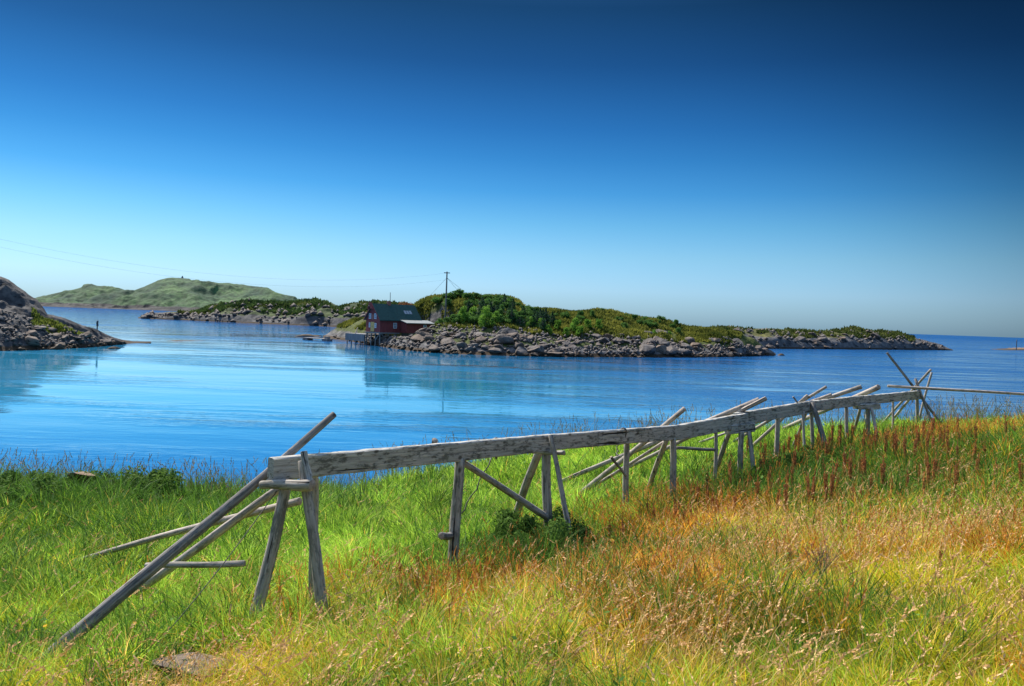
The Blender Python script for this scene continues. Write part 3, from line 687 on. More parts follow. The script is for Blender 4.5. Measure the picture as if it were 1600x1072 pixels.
rubble('rubble', isl, 1900, 560, 1205, 0.0, 0.32, .15, .55, 5)
rubble('rubble', mid, 260, 225, 600, 0.0, 0.7, .5, 2.0, 7)
rubble('rubble', low, 260, 1080, 1475, 0.0, 0.8, .3, 1.1, 8)
rubble('rubble', pnt, 500, -40, 195, 0.0, 0.5, .12, .4, 6)
# stone in the grass by the camera, boulder on the left mound
p = P(300, 1034, 6.5)
o = boulder(Vector((p.x, p.y, gz(p.x, p.y) + .12)), .36, 'flat pinkish grey stone half hidden in the foreground grass', None, (1.05, .8, .5)); o.rotation_euler = (0.05, 0.02, .1); o.name = 'flat_stone'; o['category'] = 'stone'
p = P(128, 744, 15.4)
o = boulder(Vector((p.x, p.y, p.z + .02)), .36, 'brown boulder poking out of the grassy mound at the shore', None, (1.2, .8, .6)); o.name = 'mound_boulder'; o.data = rock_mesh('mound_boulder', 77, M['rock_dark'])

# floating seaweed
M['kelp'] = mat_plain('wet_kelp', (.012, .014, .012), .35, .3, 3)
def seaweed():
    Vs = []; Fs = []; rnd = np.random.default_rng(4); c0 = 0
    for (x0, y0, x1, y1, n) in ((573, 562, 622, 565, 60), (665, 569.5, 735, 571.5, 70), (735, 571, 806, 574.5, 50), (815, 577, 850, 578, 20), (860, 562, 965, 567, 60)):
        for k in range(n):
            u = rnd.random(); p = on_water(x0 + (x1 - x0) * u, y0 + (y1 - y0) * u + rnd.normal() * .25)
            a, b_ = rnd.uniform(.15, .7), rnd.uniform(.06, .22); N_ = 7
            ang = np.arange(N_) * 2 * math.pi / N_
            v = np.c_[p.x + a * np.cos(ang) * rnd.uniform(.6, 1.2, N_), p.y + b_ * np.sin(ang) * rnd.uniform(.6, 1.2, N_) * 2.0, np.full(N_, .015)]
            v = np.r_[v, [[p.x, p.y, .05]]]
            Vs.append(v); Fs.append(np.array([(j, (j + 1) % N_, N_) for j in range(N_)]) + c0); c0 += N_ + 1
    return tag(fast_mesh('seaweed', np.concatenate(Vs), [np.concatenate(Fs)], M['kelp'], smooth=True), 'dark streaks of floating seaweed on the water before the boathouse', 'seaweed', kind='stuff')
seaweed()

# ------------------------------------------------------------------ red boathouse
def mat_boards(name, lo, hi, axis='X', pitch=0.16):
    mt, n, l, b = new_mat(name)
    g = n.new('ShaderNodeTexCoord').outputs['Object']
    sn = n.new('ShaderNodeSeparateXYZ'); l.new(g, sn.inputs[0])
    s_ = mathn(n, l, 'ADD', sn.outputs[0], sn.outputs[1])
    fr = mathn(n, l, 'FRACT', mathn(n, l, 'DIVIDE', s_, pitch))
    f = noise(n, l, g, 1.0, 4, .6, (5, 5, .8))
    c = rampn(n, l, f, [(.3, lo), (.7, hi)])
    c = mixc(n, l, rampn(n, l, fr, [(0.0, (1, 1, 1)), (0.12, (0, 0, 0))]), c, tuple(.35 * a for a in lo))
    l.new(c, b.inputs['Base Color']); b.inputs['Roughness'].default_value = .75; b.inputs['Specular IOR Level'].default_value = .25
    bump(n, l, fr, b, .3, .02)
    return mt
M['red'] = mat_boards('red_boards', (0.17, 0.04, 0.042), (0.28, 0.068, 0.068))
M['greyboards'] = mat_boards('grey_boards', (0.13, 0.14, 0.15), (0.26, 0.27, 0.28))
M['roof'] = mat_plain('green_roof', (0.016, 0.062, 0.056), .95, .25, 3)
M['tinroof'] = mat_plain('pale_tin_roof', (0.22, 0.24, 0.235), .5, .15, 2)
M['white'] = mat_plain('white_paint', (0.72, 0.74, 0.78), .5, .06)
M['yellow'] = mat_boards('ochre_boards', (0.55, 0.36, 0.12), (0.70, 0.48, 0.18), pitch=.22)
M['stone'] = mat_rock('foundation_stone', (0.10, .10, .105), (.22, .22, .22), (.34, .33, .32), 1.6, False)
M['pile'] = mat_plain('wet_pile_wood', (.20, .20, .19), .8, .3, 3)
M['brick'] = mat_plain('chimney_brick', (.32, .12, .09), .9, .2)
mt, n, l, b = new_mat('window_glass'); M['glass'] = mt
b.inputs['Base Color'].default_value = (.16, .20, .26, 1); b.inputs['Roughness'].default_value = .08
M['skyglass'] = mat_plain('skylight_glass', (.24, .28, .32), .4)
class MB:
    def __init__(s): s.V = []; s.F = []
    def box(s, x0, x1, y0, y1, z0, z1):
        b_ = len(s.V)
        s.V += [(x0, y0, z0), (x1, y0, z0), (x1, y1, z0), (x0, y1, z0), (x0, y0, z1), (x1, y0, z1), (x1, y1, z1), (x0, y1, z1)]
        s.F += [tuple(b_ + i for i in f) for f in ((3, 2, 1, 0), (4, 5, 6, 7), (0, 1, 5, 4), (1, 2, 6, 5), (2, 3, 7, 6), (3, 0, 4, 7))]; return s
    def prism(s, poly, axis, a, c):
        """poly of 2-D points extruded from a to c along axis ('y': poly is x,z; 'x': poly is y,z)"""
        b_ = len(s.V); k = len(poly)
        for d in (a, c):
            for (u, w) in poly: s.V.append((u, d, w) if axis == 'y' else (d, u, w))
        s.F.append(tuple(b_ + i for i in range(k))); s.F.append(tuple(b_ + k + i for i in range(k))[::-1])
        for i in range(k):
            j = (i + 1) % k; s.F.append((b_ + j, b_ + i, b_ + k + i, b_ + k + j))
        return s
    def bar(s, p, q, w):
        p, q = Vector(p), Vector(q); z = (q - p).normalized(); x = z.cross(Vector((.3, .2, 1) if abs(z.z) < .9 else (1, .1, 0))).normalized(); y = z.cross(x)
        b_ = len(s.V)
        for c in (p, q):
            for (u, v) in ((-1, -1), (1, -1), (1, 1), (-1, 1)): s.V.append(c + x * (u * w / 2) + y * (v * w / 2))
        s.F += [tuple(b_ + i for i in f) for f in ((3, 2, 1, 0), (4, 5, 6, 7), (0, 1, 5, 4), (1, 2, 6, 5), (2, 3, 7, 6), (3, 0, 4, 7))]; return s
    def build(s, name, mat, parent):
        o = mesh_obj(name, s.V, s.F, M[mat], parent)
        import bmesh
        bm = bmesh.new(); bm.from_mesh(o.data); bmesh.ops.recalc_face_normals(bm, faces=bm.faces); bm.to_mesh(o.data); bm.free()
        return o
W_, LN = 5.2, 9.3
Apos = P(571, 536, 158.9); ANG = math.atan2(-.75, .658)
house = empty('boathouse', (Apos.x, Apos.y, 0.0), ANG)
tag(house, 'red boathouse with dark green roof standing on stilts at the island shore', 'boathouse')
ZF, ZE, ZR = 2.7, 5.35, 8.1
MB().prism([(0, ZF), (W_, ZF), (W_, ZE), (W_ / 2, ZR - .12), (0, ZE)], 'y', 0, LN).build('wall', 'red', house)
sl = (ZR - ZE) / (W_ / 2)
rf = MB(); th = .16
for sgn in (-1, 1):
    ex = W_ / 2 + sgn * (W_ / 2 + .38); ez = ZE - .38 * sl
    rf.prism([(W_ / 2, ZR), (ex, ez), (ex, ez + th), (W_ / 2, ZR + th)], 'y', -.35, LN + .3)
roof = rf.build('roof', 'roof', house)
ch = MB().box(W_ / 2 - .3, W_ / 2 + .3, 3.2, 3.8, ZR - .1, ZR + .75).build('chimney', 'brick', roof)
sk = MB()
for k in range(3):
    y0 = 6.2 + k * .62
    x0, x1 = W_ / 2 + 1.15, W_ / 2 + 1.75
    sk.prism([(x0, ZR + th + .05 - (x0 - W_ / 2) * sl), (x1, ZR + th + .05 - (x1 - W_ / 2) * sl), (x1, ZR + th - .05 - (x1 - W_ / 2) * sl), (x0, ZR + th - .05 - (x0 - W_ / 2) * sl)], 'y', y0, y0 + .5)
sk.build('skylight', 'skyglass', roof)
for sgn in (-1, 1):
    ex = W_ / 2 + sgn * (W_ / 2 + .4); ez = ZE - .4 * sl
    MB().prism([(W_ / 2, ZR + th + .01), (ex, ez + th + .01), (ex, ez - .1), (W_ / 2, ZR - .12)], 'y', -.41, -.352).build('barge_board', 'red', house)
# hoist hood over the loft door
hh = MB().prism([(W_ / 2 - .75, ZR - .9), (W_ / 2, ZR + .35), (W_ / 2 + .75, ZR - .9), (W_ / 2 + .65, ZR - 1.0), (W_ / 2, ZR + .05), (W_ / 2 - .65, ZR - 1.0)], 'y', -1.0, -.42).build('hoist_hood', 'red', house)
MB().bar((W_ / 2, -1.1, ZR - .35), (W_ / 2, .1, ZR - .35), .16).build('hoist_beam', 'pile', hh)
def window(xa, za, w, h, side='f', parent=house):
    f = MB(); g_ = MB(); bw = .09
    if side == 'f':
        f.box(xa, xa + w, -.06, 0.002, za, za + bw).box(xa, xa + w, -.06, 0.002, za + h - bw, za + h).box(xa, xa + bw, -.06, 0.002, za + bw, za + h - bw).box(xa + w - bw, xa + w, -.06, .002, za + bw, za + h - bw)
        f.box(xa + w / 2 - .03, xa + w / 2 + .03, -.055, 0.002, za + bw, za + h - bw).box(xa + bw, xa + w / 2 - .03, -.05, .002, za + h * .5 - .03, za + h * .5 + .03).box(xa + w / 2 + .03, xa + w - bw, -.05, .002, za + h * .5 - .03, za + h * .5 + .03)
        g_.box(xa + bw * .6, xa + w - bw * .6, -.025, .004, za + bw * .6, za + h - bw * .6)
    else:
        X = side
        f.box(X - .002, X + .06, xa, xa + w, za, za + bw).box(X - .002, X + .06, xa, xa + w, za + h - bw, za + h).box(X - .002, X + .06, xa, xa + bw, za + bw, za + h - bw).box(X - .002, X + .06, xa + w - bw, xa + w, za + bw, za + h - bw)
        f.box(X - .002, X + .055, xa + w / 2 - .03, xa + w / 2 + .03, za + bw, za + h - bw).box(X - .002, X + .05, xa + bw, xa + w / 2 - .03, za + h * .5 - .03, za + h * .5 + .03).box(X - .002, X + .05, xa + w / 2 + .03, xa + w - bw, za + h * .5 - .03, za + h * .5 + .03)
        g_.box(X - .004, X + .025, xa + bw * .6, xa + w - bw * .6, za + bw * .6, za + h - bw * .6)
    fo = f.build('window', 'white', parent); g_.build('pane', 'glass', fo)
window(1.1, 5.25, .8, 1.05); window(3.05, 5.25, .8, 1.05)
window(1.15, 3.55, .5, .95); window(3.25, 3.5, .65, .95)
d = MB().box(1.85, 2.5, -.07, .003, ZF + .1, ZF + 1.95).box(2.52, 3.15, -.07, .003, ZF + .1, ZF + 1.95).build('door', 'yellow', house)
MB().box(2.42, 2.48, -.11, -.072, ZF + .9, ZF + 1.15).build('handle', 'pile', d)
MB().box(2.2, 2.8, -.05, .003, 5.1, 6.2).build('loft_door', 'brick', house)
window(3.0, 3.5, .8, 1.1, W_)
# lean-to along the far half of the side wall
X1, Y0, Y1 = W_ + 2.3, 4.6, 10.9
lw = MB().prism([(W_ + .003, ZF), (X1, ZF), (X1, 4.62), (W_ + .003, 5.12)], 'y', Y0, Y1)
lean = lw.build('lean_to', 'red', house)
MB().prism([(W_ + .01, 5.14), (X1 + .3, 4.57), (X1 + .3, 4.70), (W_ + .01, 5.27)], 'y', Y0 - .2, Y1 + .25).build('tin_roof', 'tinroof', lean)
window(8.5, 3.45, .75, .95, X1, lean)
st = MB().box(W_ - .4, X1 - .05, 5.2, Y1 - .05, 0.2, ZF - .003).build('foundation', 'stone', house)
for (x, y) in ((.15, .15), (1.8, .15), (3.4, .15), (5.05, .15), (5.05, 2.0), (5.05, 3.8), (.15, 2.2), (.15, 4.3), (2.6, 2.4)):
    SEED[0] += 1
    V, F, fm = pole_geo(ZF + .5, .13, .12, 0, SEED[0], 4, 8)
    mesh_obj('stilt', V, F, None, house, True, (x, y, -.5), mats=[M['pile'], M['pile']], fmat=fm)
for (p_, q_) in (((.15, .1, ZF - .1), (1.8, .1, .5)), ((5.1, .25, ZF - .1), (5.1, 2.0, .5)), ((5.1, 3.8, ZF - .1), (5.1, 2.1, .6)), ((3.4, .1, 1.0), (5.0, .1, ZF - .15))):
    MB().bar(p_, q_, .13).build('brace', 'pile', house)
MB().box(-.08, W_ + .08, -.1, .12, ZF - .25, ZF - .004).box(W_ - .12, W_ + .1, .125, 4.55, ZF - .25, ZF - .004).box(-.1, .12, .125, 5, ZF - .25, ZF - .004).build('floor_beam', 'pile', house)

# jetty beside the boathouse
jp = P(540, 524, 163); jq = P(571, 524, 158)
jd = (jq - jp); jl = Vector((jd.x, jd.y)).length; ja = math.atan2(jd.y, jd.x)
jet = empty('jetty', (jp.x, jp.y, 0), ja); tag(jet, 'low grey board clad jetty left of the red boathouse', 'jetty')
MB().box(0, jl - .1, 0, 3.2, 2.02, 2.16).build('deck', 'greyboards', jet)
MB().box(-.02, jl - .3, -.07, -.003, .75, 2.1).build('skirt', 'greyboards', jet)
for k in range(5):
    V, F, fm = pole_geo(2.5, .12, .11, 0, 900 + k, 4, 8)
    mesh_obj('stilt', V, F, None, jet, True, (.25 + k * (jl - .8) / 4, .25, -.5), mats=[M['pile'], M['pile']], fmat=fm)
lp = P(555, 524, 161.2); lq = P(559, 512, 162.2)
o = pole('leaning_plank', Vector((lp.x, lp.y, 2.16)), lq, .2, .16, 'pale_pole'); tag(o, 'pale plank propped upright on the jetty beside the boathouse', 'plank')
# floating raft off the rocks
rp0 = P(472, 530, 178); rq0 = P(511, 530, 172); rd_ = rq0 - rp0; rl = Vector((rd_.x, rd_.y)).length
raft = empty('floating_raft', (rp0.x, rp0.y, 0), math.atan2(rd_.y, rd_.x)); tag(raft, 'low dark raft floating by the skerry left of the jetty', 'raft')
MB().box(0, rl, 0, 1.6, .42, .52).build('deck', 'pile', raft)
for x in (.1, rl - 1.9): MB().box(x, x + 1.8, .05, 1.5, -.2, .415).build('float', 'stone', raft)
MB().box(rl - 1.5, rl - .5, .4, 1.2, .525, 1.0).build('crate', 'pile', raft)

# ------------------------------------------------------------------ utility pole, wires, beacons, cairn
ub = P(695.3, 504, 160); ut = P(698.6, 424.5, 160)
ugrd = isl.at(695, float(np.interp(160, isl.G[:, int(np.argmin(np.abs(isl.px - 695))), 1], isl.t)))
util = empty('utility_pole', (ub.x, ub.y, ugrd.z)); tag(util, 'tall thin wooden utility pole with stay wires on the island knoll', 'utility pole')
V, F, fm = pole_geo((ut - ub).length + .9, .19, .13, .0, 77, 10, 10)
q_ = frame_quat(ub, ut)
mesh_obj('shaft', V, F, None, util, True, ub - util.location - (ut - ub).normalized() * .9, q_, mats=[M['dark_pole'], M['endgrain']], fmat=fm)
dn = (ut - ub).normalized()
MB().bar(ut - dn * .25 - util.location + Vector((-.6, -.12, 0)), ut - dn * .25 - util.location + Vector((.6, -.12, 0)), .14).build('crossarm', 'dark_pole', util)
for (px, py, y) in ((670, 464, 185), (723, 463, 195), (733, 462, 200)):
    a = ut - dn * 1.2; c = P(px, py, y); tube('stay', [a.lerp(c, k / 4) for k in range(5)], .022, 'cable', util)
for k, (zz, e2, sag) in enumerate(((.25, 16.3, 4.0), (1.6, 15.2, 3.9))):
    a = ut - dn * zz; c = Vector((-77.7, 105, e2))
    tag(tube('power_line', [a.lerp(c, t / 40) + Vector((0, 0, -4 * sag * (t / 40) * (1 - t / 40))) for t in range(41)], .008, 'cable', ns=5),
        ['upper power line running from the island pole to the left', 'lower power line running from the island pole to the left'][k], 'power line')
e2 = Vector((-77.7, 105, 16.8)); kk = empty('utility_pole', (e2.x, e2.y, 8)); tag(kk, 'utility pole on the rocky point carrying the far ends of the power lines', 'utility pole')
V, F, fm = pole_geo(9.5, .18, .13, 0, 78, 6, 10); mesh_obj('shaft', V, F, None, kk, True, (0, 0, -.9), mats=[M['dark_pole'], M['endgrain']], fmat=fm)
a = P(610.5, 474, 166); c = P(609.8, 457, 166)
tag(pole('mast', a - Vector((0, 0, 6.5)), c, .14, .12, 'dark_pole'), 'thin bare mast rising behind the boathouse roof', 'mast')
def beacon(px, pyb, pyt, y, label, w=.3, head=True):
    p_ = P(px, pyb, y); t_ = P(px, pyt, y); hgt = t_.z - p_.z
    e = empty('sea_marker', (p_.x, p_.y, p_.z)); tag(e, label, 'sea marker')
    V, F, fm = pole_geo(hgt + .5, w * .3, w * .26, 0, int(px), 5, 10); mesh_obj('post', V, F, None, e, True, (0, 0, -.5), mats=[M['cable'], M['cable']], fmat=fm)
    if head:
        V, F, fm = pole_geo(hgt * .62, w * .5, w * .5, 0, int(px) + 1, 4, 12); mesh_obj('topmark', V, F, None, e, True, (0, 0, hgt * .4), mats=[M['cable'], M['cable']], fmat=fm)
beacon(152, 515, 501.5, 124, 'dark marker post on the tip of the rocky point', .3)
beacon(1588, 545, 531, 290, 'thin beacon post standing on the skerry at the right edge', .5, False)
ca = P(285, 433.5, 1610); cb = P(285, 429, 1610)
cairn = MB(); 
for k in range(5):
    w = 1.7 - k * .28; z0 = ca.z - 1.4 + k * .9
    cairn.box(ca.x - w + random.uniform(-.3, .3), ca.x + w, ca.y - w, ca.y + w + random.uniform(-.3, .3), z0, z0 + .89)
o = cairn.build('cairn', 'stone', None); tag(o, 'small stone cairn on top of the highest far hill', 'cairn')

# ------------------------------------------------------------------ shrubs and small trees on the island
def leaf_cloud(centres, rad, n, size, lo, hi, seed, flat=.8, shell=.55):
    rnd = np.random.default_rng(seed)
    ci = rnd.integers(0, len(centres), n); C_ = np.array(centres)[ci]; Rr = np.array(rad)[ci]
    d = rnd.normal(size=(n, 3)); d /= np.linalg.norm(d, axis=1)[:, None]
    rr_ = shell + (1 - shell) * rnd.random(n) ** .6
    pos = C_ + d * (Rr * rr_)[:, None] * np.array([1, 1, flat])
    pos += rnd.normal(size=(n, 3)) * .05 * Rr[:, None]
    nrm = d * .8 + rnd.normal(size=(n, 3)) * .7; nrm /= np.linalg.norm(nrm, axis=1)[:, None]
    t1 = np.cross(nrm, rnd.normal(size=(n, 3))); t1 /= np.linalg.norm(t1, axis=1)[:, None]; t2 = np.cross(nrm, t1)
    s_ = size * rnd.uniform(.6, 1.4, n)[:, None]
    V = np.stack([pos - t1 * s_, pos + t2 * s_ * .6, pos + t1 * s_, pos - t2 * s_ * .6], 1).reshape(-1, 3)
    F = np.arange(4 * n).reshape(n, 4)
    clump = rnd.random(len(centres))[ci]
    k = np.clip(clump * .6 + rnd.random(n) * .5, 0, 1)[:, None]
    col = np.array(lo) * (1 - k) + np.array(hi) * k
    return V, F, np.repeat(col, 4, 0)
def bush_mesh(seed, lo, hi, n=1500, tall=1.0):
    rnd = np.random.default_rng(seed); cs = []; rs = []
    for k in range(13):
        a = rnd.uniform(0, 6.28); q = rnd.random() ** .5 * .62
        z = rnd.uniform(.22, .95) * tall; q *= (1.15 - .6 * z / tall)
        cs.append((q * math.cos(a), q * math.sin(a), z)); rs.append(rnd.uniform(.2, .36))
    V, F, c = leaf_cloud(cs, rs, n, .062, lo, hi, seed)
    o = fast_mesh('crown', V, [F], M['leaf'], c, False); me = o.data; bpy.data.objects.remove(o); return me
def fir_mesh(seed, lo, hi, n=1700):
    rnd = np.random.default_rng(seed); cs = []; rs = []
    for k in range(26):
        t = (k + .5) / 26; z = .12 + t * .86; q = .36 * (1 - t) ** .8
        for j in range(max(2, int(7 * (1 - t)) + 1)):
            a = rnd.uniform(0, 6.28); rr_ = q * rnd.uniform(.45, 1.1)
            cs.append((rr_ * math.cos(a), rr_ * math.sin(a), z - rr_ * .25)); rs.append(.05 + .10 * (1 - t))
    V, F, c = leaf_cloud(cs, rs, n, .036, lo, hi, seed, .6, .2)
    o = fast_mesh('crown', V, [F], M['leaf'], c, False); me = o.data; bpy.data.objects.remove(o); return me
def trunk_mesh(seed):
    V, F, fm = pole_geo(.75, .05, .015, .03, seed, 6, 7); b_ = MB(); b_.V = list(V); b_.F = list(F)
    rnd = np.random.default_rng(seed)
    for k in range(7):
        z = rnd.uniform(.15, .6); a = rnd.uniform(0, 6.28); b_.bar((0, 0, z), (.35 * math.cos(a), .35 * math.sin(a), z + .25), .018)
    o = b_.build('trunk', 'dark_pole', None); me = o.data; bpy.data.objects.remove(o); return me
TR = [trunk_mesh(70 + k) for k in range(3)]
BUSH = [bush_mesh(40 + k, (.045, .11, .025), (.13, .26, .055)) for k in range(3)]
LIME = [bush_mesh(50 + k, (.09, .20, .02), (.22, .40, .06)) for k in range(2)]
FIR = [fir_mesh(60 + k, (.022, .060, .030), (.07, .145, .060)) for k in range(3)]
ROWAN = [bush_mesh(66, (.20, .07, .04), (.30, .16, .06), 900, 1.1)]
def shrub(name, crown, loc, h, w, label, cat, group=None):
    e = empty(name, loc, random.uniform(0, 6.28)); tag(e, label, cat, group)
    for nm, me in (('crown', crown), ('trunk', random.choice(TR))):
        c = bpy.data.objects.new(nm, me); COL.objects.link(c); c.parent = e; c.scale = (w, w, h)
        c.location = (0, 0, -.08 * h)
    return e
def on_isl(px, t): return isl.at(px, t)
GB = 'dark green bushes on the island slope'; GF = 'small dark conifers on the island slope'; GL = 'bright green bushes above the island shore'
for k in range(120):
    px = random.uniform(664, 835); t = random.uniform(.33, .80)
    shrub('bush', random.choice(BUSH), on_isl(px, t), random.uniform(1.0, 1.9), random.uniform(1.2, 2.3), 'dark green bush in the thicket on the island slope below the hilltop', 'bush', GB)
for k in range(38):
    px = random.uniform(715, 862); t = random.uniform(.30, .60)
    shrub('conifer', random.choice(FIR), on_isl(px, t), random.uniform(1.8, 3.3), random.uniform(1.9, 2.9), 'small dark conifer among bushes on the island slope', 'conifer', GF)
for (px, t, h) in ((757, .30, 3.3), (724, .36, 2.9), (738, .42, 2.6), (678, .40, 2.2), (669, .44, 1.7), (776, .34, 2.1), (829, .38, 2.4), (846, .36, 2.1), (870, .40, 2.2), (897, .36, 2.3), (905, .30, 2.0), (918, .4, 2.0), (935, .42, 2.0), (857, .30, 1.7), (884, .30, 1.6), (760, .44, 2.4), (1022, .45, 1.4), (1045, .48, 1.3)):
    shrub('lime_bush', random.choice(LIME), on_isl(px, t), h * random.uniform(.85, 1.1), h * random.uniform(.6, .75), 'bright yellow green bush just above the island boulders', 'bush', GL)
for k in range(26):
    px = random.uniform(860, 1060); t = random.uniform(.5, .95)
    shrub('bush', random.choice(BUSH), on_isl(px, t), random.uniform(.7, 1.6), random.uniform(.9, 1.7), 'low dark green bush on the right half of the island', 'bush', 'low bushes on the right half of the island')
for (px, py, y, h, w, mesh, nm, lb) in ((588, 479, 172, 3.0, 2.2, FIR[0], 'conifer', 'dark conifer top showing above the left end of the boathouse roof'), (631, 478, 172, 2.0, 1.9, ROWAN[0], 'reddish_bush', 'reddish bush showing above the boathouse ridge'),
                                    (641, 480, 172, 2.2, .9, ROWAN[0], 'reddish_bush', 'narrow reddish bush at the right end of the boathouse ridge')):
    p_ = P(px, py, y); shrub(nm, mesh, p_ - Vector((0, 0, .62 * h)), h, w, lb, 'bush' if 'bush' in nm else 'conifer')
# heather and grass tussocks over the land: uncountable
def tussocks(name, lands, n, size, lo, hi, label, seed, zmin=2.6, tmin=.3, cut=.42, tmax=1.2):
    rnd = np.random.default_rng(seed); Vs = []; Fs = []; Cs = []; c0 = 0
    for land, px0, px1, m_ in lands:
        i = rnd.integers(int(np.argmin(np.abs(land.px - px0))), int(np.argmin(np.abs(land.px - px1))), m_)
        jmin = int(np.argmin(np.abs(land.t - tmin))); j = rnd.integers(jmin, int(np.argmin(np.abs(land.t - tmax))), m_)
        p_ = land.G[j, i]; p2 = land.G[j - 1, i - 1]; u = rnd.random((m_, 1)); p_ = p_ * u + p2 * (1 - u)
        nz = fbm(p_[:, 0] * .12, p_[:, 1] * .12, 0, seed, 3)
        p_ = p_[(p_[:, 2] > zmin) & (nz > cut)]; k = len(p_)
        a = rnd.uniform(0, 6.28, k); s_ = size * rnd.uniform(.5, 1.5, k); dx = np.c_[np.cos(a), np.sin(a), np.zeros(k)]
        tip = p_ + np.c_[rnd.normal(size=(k, 2)) * s_[:, None] * .4, s_ * rnd.uniform(.7, 1.3, k)]
        V = np.stack([p_ - dx * s_[:, None] * .6 - [0, 0, .1], p_ + dx * s_[:, None] * .6 - [0, 0, .1], tip], 1).reshape(-1, 3)
        Vs.append(V); Fs.append(np.arange(3 * k).reshape(k, 3) + c0); c0 += 3 * k
        w = np.clip(fbm(p_[:, 0] * .3, p_[:, 1] * .3, 0, seed + 9, 3) * 1.6 - .3 + rnd.normal(size=k) * .15, 0, 1)[:, None]
        Cs.append(np.repeat(np.array(lo) * (1 - w) + np.array(hi) * w, 3, 0))
    return tag(fast_mesh(name, np.concatenate(Vs), [np.concatenate(Fs)], M['leaf'], np.concatenate(Cs), False), label, name, kind='stuff')
tussocks('heather', [(isl, 520, 1160, 85000)], 0, .42, (.04, .065, .012), (.24, .245, .045), 'green and olive heather covering the island top', 3, 2.6, .3, .33)
tussocks('moorland', [(low, 1080, 1430, 7000), (mid, 280, 700, 14000)], 0, .7, (.035, .06, .015), (.12, .14, .035), 'olive green turf on the low islets', 4, 3.0, .35)
tussocks('scrub', [(mid, 270, 640, 15000)], 0, 1.1, (.02, .05, .018), (.08, .13, .035), 'low dark green scrub on the middle islet', 9, 4, .35, .45)
tussocks('turf', [(pnt, 52, 132, 2300)], 0, .28, (.07, .11, .02), (.24, .27, .05), 'yellow green turf on the ledges of the rocky point', 5, 1.6, .38, .52, .72)

# ------------------------------------------------------------------ grass of the meadow
def zones(x, y):
    """weights of the meadow's kinds of growth at a place: fresh, dark, olive, straw, orange"""
    n1 = fbm(x * .55, y * .55, 0, 71, 4); n2 = fbm(x * 1.3 + 9, y * 1.3, 0, 72, 3); n3 = fbm(x * .3, y * .3 + 4, 0, 73, 3)
    railx = np.interp(y, [8, 11.6, 14.1, 15.5, 17.1, 20], [-2.4, .6, 2.95, 4.5, 6.4, 10.1])     # where the rail stands
    behind = sstep(-2.0, 1.7, (railx - x) + 3.4 * (n2 - .5) + 1.6 * (n1 - .5))               # on the water side of the rail
    behind = behind * sstep(6.2, 8.0, y - .12 * x)
    left = sstep(-2.2, -4.4, x + .1 * y)
    fresh = behind * 1.5 + .12 + .55 * sstep(.5, .62, n1)
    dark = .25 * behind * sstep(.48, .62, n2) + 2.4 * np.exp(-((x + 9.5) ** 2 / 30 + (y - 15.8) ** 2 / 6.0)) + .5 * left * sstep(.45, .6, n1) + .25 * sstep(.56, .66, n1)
    for (cx, cy, r_, s_) in ((-7.0, 16.3, 1.3, 2.2), (.45, 10.8, .8, 7.0), (4.9, 14.4, 1.1, 4.0), (6.2, 15.6, 1.0, 4.0), (2.4, 6.2, .55, .9), (7.6, 14.6, 1.7, 3.0), (8.2, 12.3, 1.5, 2.6), (5.6, 12.9, .9, 1.8)):  # dark growth; under the trestles its colour also carries their shade
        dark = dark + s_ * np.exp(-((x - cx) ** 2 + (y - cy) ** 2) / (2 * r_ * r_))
    olive = (1 - behind) * (.85 + .5 * n3) * (1 + .5 * sstep(1, -3, x))
    straw = (1 - behind) * (1 - .75 * left) * (.13 + .9 * sstep(.45, .6, n3)) * (.40 + .75 * sstep(-1, 4, x)) + .07
    along = np.exp(-((x - railx - 1.6 + .5 * n3) ** 2) / 2.6) * sstep(7.5, 11.5, y)
    orange = along * (.35 + 1.7 * sstep(.46, .6, n2)) * sstep(-2.6, .6, x) + .7 * (1 - behind) * sstep(3, 7, x) * sstep(8.5, 11, y) * sstep(.47, .6, n1) + .85 * (1 - behind) * sstep(-2.6, -.5, x) * sstep(.56, .64, fbm(x * .8 + 31, y * .8, 0, 79, 3))
    orange = orange + 1.0 * np.exp(-((x + 1.2) ** 2 + (y - 8.6) ** 2) / 1.6) * sstep(.4, .55, n2)
    fresh = fresh + .95 * (1 - behind) * sstep(.44, .56, n1) * (.4 + sstep(.44, .58, n2)) * (1 + .6 * sstep(1, -3, x))
    dark = dark + 1.1 * sstep(.57, .66, fbm(x * 1.1 + 3, y * 1.1, 0, 77, 3)) * (1 - .3 * behind)
    edge = sstep(5.6, 3.4, np.interp(x, EDGE[:, 0], EDGE[:, 1]) - y - .6 * n2) * sstep(4, 8, x)
    olive = olive * (1 - .8 * edge); straw = straw * (1 - .8 * edge); fresh = fresh + 1.8 * edge + .9 * sstep(8, 10.5, x) * sstep(.42, .55, n1); orange = orange * (1 - .9 * edge)
    fresh = fresh + 1.8 * np.exp(-((x - 6.8) ** 2 / 5 + (y - 11.6) ** 2 / 1.6))
    fresh = fresh * (1 - .45 * left); olive = olive + .55 * left * behind
    return np.stack([fresh, dark, olive, straw, orange], -1)
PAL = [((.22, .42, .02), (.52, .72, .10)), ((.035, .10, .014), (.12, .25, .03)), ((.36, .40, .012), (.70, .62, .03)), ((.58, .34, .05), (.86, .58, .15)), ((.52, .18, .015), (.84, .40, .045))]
def wedge(n, y0, y1, rnd, k=.80):
    """random ground points in front of the camera"""
    y = np.sqrt(rnd.random(n) * (y1 ** 2 - y0 ** 2) + y0 ** 2); x = (rnd.random(n) * 2 - 1) * k * y
    e = np.interp(x, EDGE[:, 0], EDGE[:, 1]); ok = y < e + 1.2
    return x[ok], y[ok]
